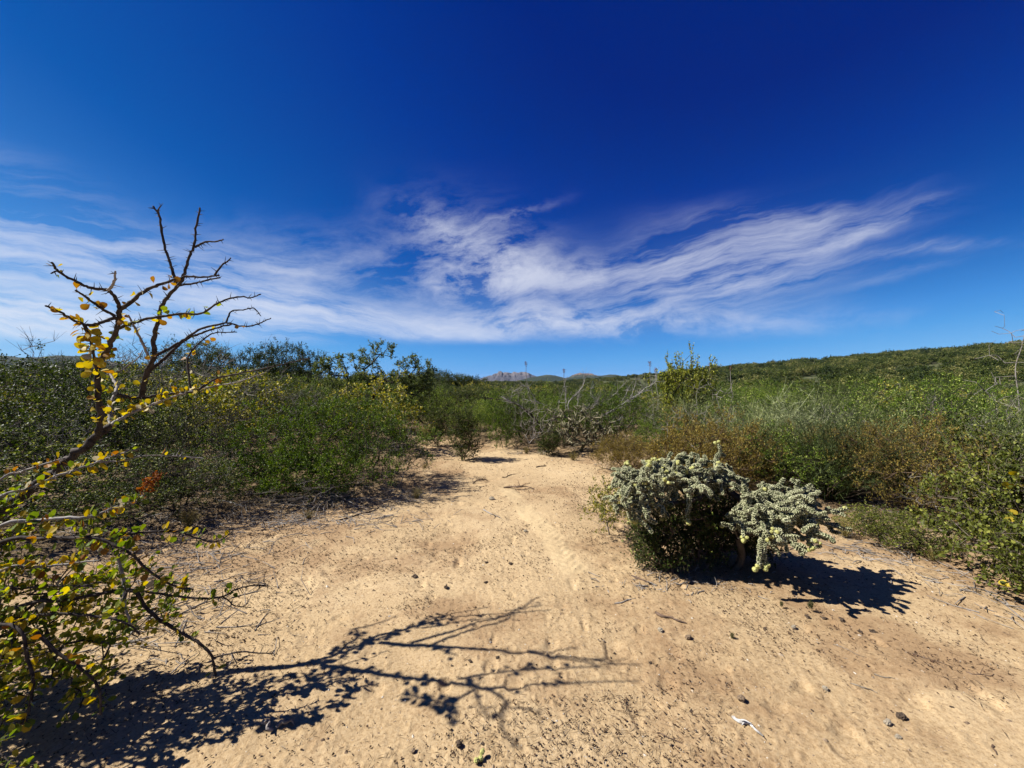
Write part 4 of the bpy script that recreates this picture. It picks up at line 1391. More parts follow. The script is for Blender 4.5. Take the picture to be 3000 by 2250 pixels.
def right_edge_leaves():
    r = np.random.default_rng(17)
    e = next(o for o in COL.objects if o.get('label', '').startswith('leafy tangled bush'))
    me = Matrix.LocRotScale(e.location, e.rotation_euler, e.scale).inverted()
    for px, py, d, n in ((2985, 1415, 2.75, 6), (2912, 1462, 2.8, 1), (2972, 1512, 2.7, 2), (2950, 1490, 2.75, 1), (2975, 1738, 2.55, 2)):
        for k in range(n):
            o = link('leaf', HL['hero_yellow' if px > 2900 else 'hero_green'][k % 3], e)
            o.matrix_parent_inverse = me
            o.location = tuple(at(px, py, d) + r.normal(size=3) * (0.03 if n > 1 else 0.0))
            o.rotation_euler = orient(norm(r.normal(size=3)), norm(r.normal(size=3) * 0.5 + np.array([-0.4, -0.7, 0.4]))).to_euler()
            q = r.uniform(0.05, 0.075)
            o.scale = (q, q, q)


right_edge_leaves()

# ------------------------------------------------------------------ grey dead shrub in the middle distance
def cB(pts):
    return [(1350 + x * 0.36166, 1030 + y * 0.36166) for x, y in pts]


def build_dead_shrub():
    r = np.random.default_rng(91)
    d = 8.4
    root = np.array([1.35, d, Hf(1.35, d)])
    top = empty('dead_shrub', tuple(root))
    props(top, 'grey leafless shrub with long bare branches fanning above the pale cholla', 'shrub')
    L = [([(700, 790), (650, 640), (600, 540), (520, 470), (420, 415), (360, 395), (210, 380)], 0.030, 0.006, False),
         ([(430, 415), (410, 370), (430, 320), (490, 318)], 0.010, 0.005, True),
         ([(500, 465), (470, 430), (410, 410), (330, 365)], 0.010, 0.005, True),
         ([(870, 540), (800, 495), (720, 455), (620, 410), (510, 390)], 0.016, 0.005, True),
         ([(615, 408), (580, 350), (540, 290), (480, 275)], 0.009, 0.004, True),
         ([(870, 470), (870, 420), (930, 350), (985, 285), (1015, 190)], 0.012, 0.004, True),
         ([(800, 480), (800, 400), (830, 300), (850, 215)], 0.008, 0.003, True),
         ([(850, 470), (850, 380), (850, 310)], 0.007, 0.003, True),
         ([(945, 440), (955, 370), (960, 330)], 0.007, 0.003, True),
         ([(1000, 780), (1050, 640), (1130, 540), (1250, 460), (1400, 370), (1490, 300), (1570, 255), (1590, 180)], 0.026, 0.004, True),
         ([(1190, 500), (1300, 430), (1420, 360), (1540, 290)], 0.012, 0.004, True),
         ([(1160, 520), (1280, 460), (1390, 390), (1480, 300), (1440, 240)], 0.010, 0.004, True),
         ([(1300, 420), (1350, 320), (1355, 300)], 0.007, 0.003, True),
         ([(1370, 380), (1410, 280), (1418, 215)], 0.007, 0.003, True),
         ([(1180, 490), (1190, 420), (1260, 330), (1330, 260)], 0.008, 0.003, True),
         ([(1190, 480), (1120, 410), (1060, 350), (1050, 290)], 0.008, 0.003, True),
         ([(1050, 470), (1095, 420), (1110, 400)], 0.008, 0.004, True),
         ([(890, 540), (1000, 470), (1090, 410)], 0.010, 0.004, True),
         ([(1130, 540), (1260, 580), (1300, 620)], 0.010, 0.004, True),
         ([(1230, 590), (1310, 530)], 0.007, 0.003, True),
         ([(1340, 620), (1420, 520)], 0.007, 0.003, True),
         ([(1380, 620), (1500, 530)], 0.007, 0.003, True),
         ([(600, 740), (640, 650), (700, 590), (780, 530)], 0.010, 0.004, True),
         ([(640, 825), (740, 805), (840, 795)], 0.020, 0.010, True)]
    for k, (pts, r0, r1, pale) in enumerate(L):
        dd = d + (0.35 * math.sin(k * 2.3))
        P = [at(px, py, dd) for px, py in cB(pts)]
        if k in (0, 9):
            P = [tuple(root + np.array([0.12 * (-1 if k == 0 else 1), 0.0, -0.03]))] + P
        P = np.array(P)
        n = len(P) * 4 + 4
        S = smooth_line(P, n)
        S[1:-1] += r.normal(size=(n - 2, 3)) * 0.006
        b = MB()
        V, Q, T_ = tube(S - root, r0 + (r1 - r0) * np.linspace(0, 1, n), 6, 0.1, k)
        b.add(V, Q)
        b.add(V, T_)
        m = max(3, int(len(S) * 0.9))
        i = r.integers(n // 4, n - 1, m)
        A = S[i] - root
        tg_ = norm(S[np.minimum(i + 1, n - 1)] - S[i - 1])
        E = A + norm(tg_ + r.normal(size=(m, 3)) * 0.7 + np.array([0, 0, 0.4])) * r.uniform(0.06, 0.28, m)[:, None]
        V, F = prisms(A, E, 0.0042, 0.0014, 3)
        b.add(V, F)
        link('branch', b.build('branch', M['bark_white'] if pale else M['bark_dark'], True), top)


build_dead_shrub()


# ------------------------------------------------------------------ cholla cacti
def joint_mesh(name, mat, seed, spines=22, sides=8, rows=8, knob=0.42):
    """one knobbly cholla joint along +Z, unit length"""
    r = np.random.default_rng(seed)
    b = MB()
    rings, tint = [], []
    for i in range(rows):
        t = i / (rows - 1)
        prof = 0.23 * (math.sin(math.pi * (0.08 + 0.84 * t)) ** 0.45)
        a = (np.arange(sides) + 0.5 * (i % 2)) / sides * 2 * math.pi
        hi = (np.arange(sides) + i) % 2
        rr = prof * (1 + knob * (hi - 0.5) * 2 * 0.6) * r.uniform(0.92, 1.08, sides)
        rings.append(np.stack([np.cos(a) * rr, np.sin(a) * rr, np.full(sides, t) + hi * 0.03], 1))
        tint.append(0.02 + 0.72 * hi + r.uniform(-0.05, 0.22, sides))  # highlights on the knobs and shade in the grooves painted into the tint
    V = np.concatenate(rings + [[(0, 0, -0.02)], [(0, 0, 1.03)]])
    k = np.arange(sides)
    k2 = (k + 1) % sides
    Q = np.concatenate([np.stack([i * sides + k, i * sides + k2, (i + 1) * sides + k2, (i + 1) * sides + k], 1) for i in range(rows - 1)])
    Tt = np.concatenate([np.stack([k2, k, np.full(sides, rows * sides)], 1),
                         np.stack([(rows - 1) * sides + k, (rows - 1) * sides + k2, np.full(sides, rows * sides + 1)], 1)])
    tn = np.concatenate(tint + [[0.3], [0.6]])
    b.add(V, Q, tn)
    b.add(V, Tt, tn)
    if spines:
        d = norm(r.normal(size=(spines, 3)) * np.array([1, 1, 0.25]))
        t = r.uniform(0.05, 1, spines)
        A = np.stack([d[:, 0] * 0.2, d[:, 1] * 0.2, t], 1)
        E = A + norm(d + np.array([0, 0, 0.3])) * r.uniform(0.10, 0.22, spines)[:, None]
        S = norm(np.cross(d, r.normal(size=(spines, 3)))) * 0.014
        Vs = np.stack([A - S, A + S, E], 1).reshape(-1, 3)
        b.add(Vs, np.arange(spines * 3).reshape(-1, 3), np.repeat(r.random(spines), 3), 1)
    return b.build(name, [mat, M['spine']], False)


def fruit_mesh(seed):
    r = np.random.default_rng(seed)
    b = MB()
    sides, rows = 8, 6
    rings, tint = [], []
    for i in range(rows):
        t = (i + 0.25) / (rows - 0.5)
        prof = 0.5 * math.sin(math.pi * min(t, 0.93)) ** 0.6
        a = (np.arange(sides) + 0.5 * (i % 2)) / sides * 2 * math.pi
        hi = (np.arange(sides) + i) % 2
        rr = prof * (0.88 + 0.2 * hi)
        rings.append(np.stack([np.cos(a) * rr, np.sin(a) * rr, np.full(sides, t * 1.1)], 1))
        tint.append(0.2 + 0.6 * hi + r.uniform(-0.1, 0.1, sides))
    V = np.concatenate(rings + [[(0, 0, 0)], [(0, 0, 0.98)]])
    k = np.arange(sides)
    k2 = (k + 1) % sides
    Q = np.concatenate([np.stack([i * sides + k, i * sides + k2, (i + 1) * sides + k2, (i + 1) * sides + k], 1) for i in range(rows - 1)])
    Tt = np.concatenate([np.stack([k2, k, np.full(sides, rows * sides)], 1),
                         np.stack([(rows - 1) * sides + k, (rows - 1) * sides + k2, np.full(sides, rows * sides + 1)], 1)])
    tn = np.concatenate(tint + [[0.3], [0.4]])
    b.add(V, Q, tn)
    b.add(V, Tt, tn)
    return b.build('fruit', M['cholla_fruit'], False)


JM = [joint_mesh('joint', M['cholla'], 400 + i) for i in range(4)]
FM = [fruit_mesh(420 + i) for i in range(2)]


def zrot(d):
    return Vector((0, 0, 1)).rotation_difference(Vector(d)).to_euler()


def baked(me_list, items, mats, name):
    """joins many placed copies of small meshes into one"""
    b = MB()
    cache = {}
    for mi, loc, d, s in items:
        if mi not in cache:
            me = me_list[mi]
            co = np.zeros(len(me.vertices) * 3, np.float32)
            me.vertices.foreach_get('co', co)
            tn = np.zeros(len(me.vertices), np.float32)
            me.attributes['tint'].data.foreach_get('value', tn)
            polys = [(tuple(p.vertices), p.material_index) for p in me.polygons]
            by = {}
            for vv, k in polys:
                by.setdefault((len(vv), k), []).append(vv)
            cache[mi] = (co.reshape(-1, 3), tn, by)
        co, tn, by = cache[mi]
        rot = np.array(Vector((0, 0, 1)).rotation_difference(Vector(d)).to_matrix())
        V = (co * np.array(s)) @ rot.T + loc
        first = True
        n0 = b.n
        for (sz, k), fl in by.items():
            if first:
                b.add(V, np.array(fl), tn, k)
                first = False
            else:
                b.f.append(np.array(fl) + n0)
                b.mi.append(np.full(len(fl), k))
    return b.build(name, mats)


def build_cholla():
    r = np.random.default_rng(123)
    root = np.array([1.62, 3.1, Hf(1.62, 3.1)])
    top = empty('cholla_cactus', tuple(root))
    props(top, 'big drooping grey green cholla cactus with pale yellow fruits beside the path', 'cactus')

    def E(px, py, d, hw, hh, dy, w):
        c = at(px, py, d) - root
        return (c[0], c[1], c[2], hw / 1125.0 * d, dy, hh / 1125.0 * d, w)
    ells = [E(1985, 1378, 3.12, 140, 46, 0.28, 2.2), E(1880, 1400, 3.1, 80, 62, 0.22, 1.0), E(2120, 1385, 3.15, 60, 32, 0.22, 0.45), E(2285, 1455, 2.85, 115, 52, 0.24, 2.2),
            E(2230, 1520, 2.75, 90, 60, 0.22, 1.0), E(2380, 1480, 2.85, 55, 50, 0.2, 0.7), E(2040, 1335, 3.15, 100, 22, 0.2, 0.45), E(1815, 1370, 3.25, 50, 40, 0.15, 0.35), E(1862, 1420, 2.98, 75, 62, 0.2, 0.9), E(2330, 1530, 2.72, 70, 50, 0.18, 0.6)]
    tg = lobe_points(r, ells, 390, 0.40, 6, 0.25, 0.2)
    bases = [(0.0, 0, -0.04), (0.12, -0.05, -0.04), (-0.1, 0.05, -0.04)]
    P, par, tips = grow(r, bases, tg, 0.066, 0.16, 0.06)
    rad = radii(par, 0.006, 2.2, 0.034)
    wb = MB()
    wood(wb, P, par, rad * 0.8, 6)
    link('trunk', wb.build('trunk', M['bark_dark'], True), top)
    joints, fruits = [], []
    # the outer wood carries joints
    depth_n = np.zeros(len(par))
    for i in range(len(par) - 1, -1, -1):
        if par[i] >= 0:
            depth_n[par[i]] = max(depth_n[par[i]], depth_n[i] + 1)
    for i in range(len(par)):
        if par[i] >= 0 and depth_n[i] < 4 and P[i][2] > 0.3:
            a, b_ = P[par[i]], P[i]
            L = np.linalg.norm(b_ - a)
            if L > 0.02:
                joints.append((a, (b_ - a) / L, L * 1.1, 0.066 * r.uniform(0.85, 1.15)))
    # hanging and spreading chains from every tip
    for _, t in tips:
        p = P[t]
        d = norm(P[t] - P[par[t]])
        for c in range(int(r.integers(1, 4))):
            q = p.copy()
            dd = norm(d * 0.5 + r.normal(size=3) * 0.8 + np.array([0.05, -0.15, 0.2]))
            steps = int(r.integers(2, 4))
            for s in range(steps):
                dd = norm(dd + r.normal(size=3) * 0.5 + np.array([0, 0, -0.2 - 0.1 * s]))
                L = 0.046 * r.uniform(0.8, 1.25)
                if q[2] + dd[2] * L < 0.06:
                    break
                joints.append((q.copy(), dd, L * 1.12, 0.068 * r.uniform(0.75, 1.2)))
                q = q + dd * L
            if r.random() < (0.055 if q[0] > -0.2 else 0.13):
                for _k in range(int(r.integers(1, 5))):
                    fd = norm(dd + r.normal(size=3) * 0.6)
                    fruits.append((q + r.normal(size=3) * 0.014, fd, 0.030 * r.uniform(0.8, 1.2)))
    # the one long chain hanging nearly to the sand
    for (px, py, dp, n) in ((2245, 1545, 2.62, 6), (2015, 1420, 2.85, 5), (1850, 1440, 2.95, 4), (2262, 1540, 2.6, 6)):
        q = at(px, py, dp) - root
        dd = np.array([0.0, -0.1, -1.0])
        for s in range(n):
            dd = norm(np.array([0, 0, -1.0]) + r.normal(size=3) * 0.22)
            L = 0.045
            joints.append((q.copy(), dd, L * 1.1, 0.070))
            q = q + dd * L
        for _k in range(3):
            fruits.append((q + r.normal(size=3) * 0.012, norm(np.array([0, 0, -1.0]) + r.normal(size=3) * 0.7), 0.038))
    top.scale = (0.96, 0.96, 0.92)
    # nearest and highest joints singly, the rest as one part
    order = np.argsort([j[0][1] * 1.0 - j[0][2] * 0.5 for j in joints])
    for rank, k in enumerate(order):
        p, d, L, w = joints[k]
        if rank < 300:
            o = link('joint', JM[int(r.integers(4))], top)
            o.location = tuple(p)
            o.rotation_euler = zrot(d)
            o.scale = (w, w, L)
    items = [(int(r.integers(4)), joints[k][0], joints[k][1], (joints[k][3], joints[k][3], joints[k][2])) for k in order[300:]]
    if items:
        props(link('joint_mass', baked(JM, items, [M['cholla'], M['spine']], 'joint_mass'), top), kind='stuff')
    for p, d, s in fruits[::-1][:280]:
        o = link('fruit', FM[int(r.integers(2))], top)
        o.location = tuple(p)
        o.rotation_euler = zrot(d)
        o.scale = (s, s, s * 1.05)
    return top


build_cholla()
foot = bush(290, [(0, 0, 0.32, 0.36, 0.24, 0.32), (0.3, 0.05, 0.28, 0.3, 0.2, 0.28), (-0.25, -0.05, 0.18, 0.25, 0.2, 0.18)], rb(9, 0.25, 2), 420, 0.09, 0.0022, 5, 6, 0.09, 0.022, 0.011,
            'tri', (0.3, 0.22), 0.6, 0.5, 0.8, 0.3, 0.1, leafmat=M['leaf_dark'], woodmat=M['wood_brown'], zmin=0.02)
plant('foot_shrub', foot, 1.42, 3.08, 0.0, (1.0, 1.0, 1.05), 'dark leafy shrub growing under the left half of the big cholla', 'shrub')
plant('foot_shrub', foot, 1.78, 3.25, 2.4, (0.85, 0.8, 0.9), 'dark tangled shrub in the shade at the trunk of the big cholla', 'shrub')
plant('foot_shrub', K['scrub'][1], 1.12, 3.15, 4.4, (0.55, 0.5, 0.50), 'brown twiggy shrub at the left foot of the big cholla', 'shrub')
plant('leafy_bush', K['yellow'][0], 0.98, 3.75, 1.0, (0.32, 0.3, 0.34), 'small yellow green sprig bush at the left tip of the big cholla', 'bush')


def build_pale_cholla():
    r = np.random.default_rng(321)
    x, y = 1.42, 7.9
    root = np.array([x, y, Hf(x, y)])
    top = empty('pale_cholla', tuple(root))
    props(top, 'pale straw coloured pencil cholla with a thicket of thin jointed arms', 'cactus')
    ells = [(0.05, 0, 0.62, 0.55, 0.4, 0.34), (-0.45, 0.0, 0.55, 0.4, 0.3, 0.26), (0.55, 0, 0.5, 0.4, 0.3, 0.24), (0.0, -0.1, 0.3, 0.6, 0.3, 0.2)]
    tg = lobe_points(r, ells, 200, 0.3, 9, 0.3)
    P, par, tips = grow(r, [(0, 0, -0.03), (0.1, 0.05, -0.03), (-0.12, 0, -0.03)], tg, 0.09, 0.25, 0.05)
    rad = radii(par, 0.0085, 3.0, 0.03)
    b = MB()
    k = np.where(par >= 0)[0]
    V, F = prisms(P[par[k]], P[k], rad[k], rad[k] * 1.05, 5)
    b.add(V, F, np.repeat(np.clip(r.normal(size=len(k)) * 0.25 + 0.55, 0, 1), 10))
    link('stems', b.build('stems', M['cholla_pale'], False), top)
    tp = P[[t for _, t in tips]]
    n = len(tp) * 2
    d = norm(r.normal(size=(n, 3)) * 0.8 + np.array([0, 0, 0.5]))
    b2 = MB()
    A = np.repeat(tp, 2, 0)
    V, F = prisms(A, A + d * r.uniform(0.05, 0.15, n)[:, None], 0.010, 0.007, 5)
    b2.add(V, F, np.repeat(np.clip(r.normal(size=n) * 0.25 + 0.6, 0, 1), 10))
    props(link('shoots', b2.build('shoots', M['cholla_pale'], False), top), kind='stuff')


build_pale_cholla()


def build_column_cactus():
    r = np.random.default_rng(5)
    x, y = 5.1, 21.0
    root = np.array([x, y, Hf(x, y)])
    top = empty('column_cactus', tuple(root))
    props(top, 'dark columnar cactus with two upright arms rising from the scrub', 'cactus')
    zt = [EYE - (py - 1115) / 1125 * y - root[2] for py in (1117, 1125, 1140)]
    for (dx0, dx1, zz, nm) in ((-0.15, -0.62, zt[0], 'arm'), (0.2, 0.52, zt[1], 'arm'), (0.0, -0.05, zt[2], 'stem')):
        S = smooth_line(np.array([(0, 0, -0.1), (dx0, 0, zz * 0.35), (dx1, 0, zz * 0.65), (dx1 * 1.08, 0, zz)]), 14)
        ang_n = 14
        V, Q, T_ = tube(S, np.concatenate([np.full(11, 0.105), [0.1, 0.085, 0.05]]), ang_n)
        # ribs
        vv = V[:14 * ang_n].reshape(14, ang_n, 3)
        vv = S[:, None] + (vv - S[:, None]) * np.where(np.arange(ang_n) % 2, 1.0, 0.8)[None, :, None]
        V[:14 * ang_n] = vv.reshape(-1, 3)
        b = MB()
        b.add(V, Q, np.tile(np.arange(len(V)) % 2 * 1.0, 1))
        b.add(V, T_, 0.4)
        link(nm, b.build(nm, M['column'], False), top)


build_column_cactus()


def build_stalk(px, py, d, label, seed):
    r = np.random.default_rng(seed)
    tip = at(px, py, d)
    root = np.array([tip[0] + 0.05, d, Hf(tip[0], d)])
    e = empty('flower_stalk', tuple(root))
    props(e, label, 'plant stalk', 'dry flower stalks in the scrub')
    h = tip[2] - root[2]
    S = smooth_line(np.array([(0, 0, 0), (0.05, 0, h * 0.4), (-0.04, 0, h * 0.75), (tip[0] - root[0], 0, h)]), 14)
    b = MB()
    V, Q, T_ = tube(S, np.linspace(0.014, 0.007, 14), 6)
    b.add(V, Q)
    b.add(V, T_)
    link('stem', b.build('stem', M['wood_grey'], True), e)
    b = MB()
    n = 60
    t = r.random(n)
    C = np.array([S[-1][0], 0, h * 0.93]) + np.stack([r.normal(size=n) * 0.025, r.normal(size=n) * 0.025, t * h * 0.08], 1)
    V, F = leaf_tris(C, r.normal(size=(n, 3)) + np.array([0, 0, 0.8]), r.normal(size=(n, 3)), 0.035, 0.014)
    b.add(V, F, np.repeat(r.random(n) * 0.5, 4))
    props(link('seed_head', b.build('seed_head', M['red_dry']), e), kind='stuff')
    b = MB()
    n = 26
    a = r.uniform(0, 6.28, n)
    V, F = leaf_tris(np.tile([[0, 0, 0.02]], (n, 1)), np.stack([np.cos(a), np.sin(a), r.uniform(0.3, 1.2, n)], 1), np.tile([[0, 0, 1.0]], (n, 1)), r.uniform(0.25, 0.45, n), 0.05)
    b.add(V, F, np.repeat(r.random(n), 4))
    link('leaf_rosette', b.build('leaf_rosette', M['leaf_broom']), e)


for k, (px, py, d, lab) in enumerate([
        (1541, 1061, 12.5, 'tall thin flower stalk standing against the sky below the clouds centre'),
        (1652, 1083, 13.0, 'thin reddish flower stalk beside the distant brown topped hill'),
        (1904, 1061, 12.0, 'tall reddish flower stalk left of the upright yellow green bush'),
        (1921, 1080, 12.3, 'short flower stalk just left of the yellow green bush'),
        (2080, 1065, 12.0, 'faint flower stalk right of the yellow green bush'),
        (2140, 1075, 12.5, 'leaning flower stalk where the hillside meets the scrub')]):
    build_stalk(px, py, d, lab, 500 + k)


# pale dead trunks by the right edge
def build_dead_tree(name, pts, d, r0, label, seed, twigs=26, tl=0.35):
    r = np.random.default_rng(seed)
    P = np.array([at(px, py, d) for px, py in pts])
    root = np.array([P[0][0], d, Hf(P[0][0], d)])
    top = empty(name, tuple(root))
    props(top, label, 'dead tree')
    P = np.concatenate([[root + np.array([0, 0, -0.03])], P])
    S = smooth_line(P, 24)
    b = MB()
    V, Q, T_ = tube(S - root, np.linspace(r0, r0 * 0.25, 24), 7, 0.15, seed)
    b.add(V, Q)
    b.add(V, T_)
    link('trunk', b.build('trunk', M['wood_grey'], True), top)
    b = MB()
    tg = S[r.integers(9, 24, twigs)] - root + norm(r.normal(size=(twigs, 3)) + np.array([0, 0, 0.7])) * r.uniform(tl * 0.4, tl * 1.4, twigs)[:, None]
    Pn, par, _ = grow(r, S[6:] - root, tg, 0.1, 0.15, 0.05)
    wood(b, Pn, par, radii(par, 0.003, 2.3, r0 * 0.6), 4)
    link('twigs', b.build('twigs', M['wood_grey'], True), top)


build_dead_tree('dead_tree', [(2985, 1180), (2975, 1080), (2992, 1020), (3004, 965)], 6.6, 0.011, 'tall bare grey sapling at the right edge against the sky', 61, 46, 0.4)
build_dead_tree('dead_tree', [(2930, 1275), (2922, 1215), (2918, 1180), (2890, 1150), (2860, 1120)], 6.3, 0.022, 'pale leaning dead trunk among the brooms near the right edge', 62, 20, 0.3)
build_dead_tree('dead_tree', [(2040, 1240), (2043, 1200), (2040, 1160), (2044, 1140)], 7.2, 0.010, 'thin pale dead stem above the rusty bush', 63, 8, 0.2)
build_dead_tree('dead_tree', [(2100, 1250), (2108, 1200), (2100, 1160), (2115, 1135)], 7.4, 0.010, 'forked pale dead stem beside the thin one above the rusty bush', 64, 22, 0.35)


# ------------------------------------------------------------------ scrub beyond: individuals near, one mass far
def scatter_individuals():
    r = np.random.default_rng(2024)
    placed = [(o.location.x, o.location.y, 0.75) for o in COL.objects if o.parent is None and o.type == 'EMPTY']
    pts = np.array([(a, b) for a, b, _ in placed])
    cnt = {}
    out = []
    tries = 0
    while tries < 26000:
        tries += 1
        y = 6.0 + 36.0 * r.random() ** 0.62
        x = r.uniform(-1.42 * y - 1.5, 1.42 * y + 1.5)
        l, rr_ = path_edge(y)
        if y < 12 and l - 0.9 < x < rr_ + 0.9:
            continue
        if y < 7.5 and abs(x) < 7.5:
            continue
        sp = 0.85 + 0.030 * y
        if np.min(np.hypot(pts[:, 0] - x, pts[:, 1] - y)) < sp:
            continue
        pts = np.concatenate([pts, [[x, y]]])
        out.append((x, y))
    return out


LANDMARKS = [(-1.30, 'the far left thicket'), (-1.08, 'the leaning thorny trunk'), (-0.90, 'the two bare thorny stems'), (-0.74, 'the olive yellow bush'),
             (-0.59, 'the dark flat topped tree'), (-0.375, 'the crooked limbed tree'), (-0.22, 'the vanishing path'), (-0.12, 'the lone upright scrub'), (0.03, 'the tallest flower stalk'),
             (0.18, 'the pale cholla'), (0.30, 'the dead grey branches'), (0.455, 'the upright yellow green bush'), (0.71, 'the silvery bush'), (0.9, 'the tall green brooms'),
             (1.10, 'the rust orange bush'), (1.28, 'the pale dead trunk')]


def populate():
    r = np.random.default_rng(77)
    spots = scatter_individuals()
    label = {
        'thicket': ('thicket_bush', 'dark green bush in the scrub beyond the sand', 'bush', 'dark bushes in the scrub'),
        'green': ('green_bush', 'fine leaved green bush in the scrub beyond the sand', 'bush', 'green bushes in the scrub'),
        'yellow': ('yellowing_bush', 'yellowing bush in the scrub beyond the sand', 'bush', 'yellowing bushes in the scrub'),
        'tree': ('scrub_tree', 'low flat crowned tree standing over the scrub', 'tree', 'low trees in the scrub'),
        'broom': ('broom_bush', 'wispy broom bush in the scrub below the hillside', 'bush', 'brooms in the scrub'),
        'rust': ('rusty_bush', 'rusty brown bush in the scrub beyond the brooms', 'bush', 'rusty bushes in the scrub'),
        'dead': ('bare_shrub', 'bare grey shrub among the green scrub', 'shrub', 'bare shrubs in the scrub')}
    count = {}
    for x, y in spots:
        u = x / y
        kinds = ['thicket', 'green', 'yellow', 'tree', 'broom', 'rust', 'dead']
        if u < -0.45:
            p = [0.42, 0.18, 0.18, 0.16, 0.0, 0.0, 0.06]
        elif u < 0.35:
            p = [0.30, 0.40, 0.08, 0.14, 0.0, 0.02, 0.06]
        else:
            p = [0.12, 0.38, 0.06, 0.04, 0.30, 0.04, 0.06]
        if y < 11 and u > -0.3:
            p[3] = 0.0
        p = np.array(p)
        k = kinds[r.choice(7, p=p / p.sum())]
        if count.get(k, 0) >= 270:
            k = 'green' if count.get('green', 0) < 270 else 'thicket'
        count[k] = count.get(k, 0) + 1
        # canopy height relative to the eye: high on the left, just under eye level elsewhere
        lim = EYE + (0.055 * y if u < -0.55 else (0.02 * y if u < -0.2 else (-0.010 * y if u < 0.45 else 0.0))) - 0.02
        avail = max(0.7, lim - Hf(x, y))
        nat = {'thicket': 1.75, 'green': 1.35, 'yellow': 1.6, 'tree': 2.55, 'broom': 1.2, 'rust': 0.85, 'dead': 1.4}[k]
        top = min(avail * r.uniform(0.72, 1.02), nat * r.uniform(1.0, 1.5))
        sz = top / nat
        sx = max(sz, 0.85) * r.uniform(0.95, 1.25)
        nm, lab, cat, grp = label[k]
        lm = min(LANDMARKS, key=lambda q: abs(q[0] - u))
        side = 'left of' if u < lm[0] - 0.035 else ('right of' if u > lm[0] + 0.035 else 'in line with')
        far = 'just beyond the sand' if y < 12 else ('in the second rank' if y < 18 else ('in mid scrub' if y < 27 else 'in far scrub'))
        size = 'tall' if sz > 1.15 else ('low' if sz < 0.8 else ('broad' if sx > sz * 1.15 else 'rounded'))
        lab = '%s %s %s, %s %s' % (size, {'thicket': 'dark green bush', 'green': 'fine leaved bush', 'yellow': 'yellowing bush', 'tree': 'flat crowned tree', 'broom': 'wispy broom',
                                          'rust': 'rusty bush', 'dead': 'bare grey shrub'}[k], far, side, lm[1])
        v = K[k][int(r.integers(len(K[k])))]
        plant(nm, v, x, y, r.uniform(0, 6.28), (sx, sx * r.uniform(0.9, 1.1), sz), lab, cat, grp)
    print('individual scrub:', len(spots), count)


populate()


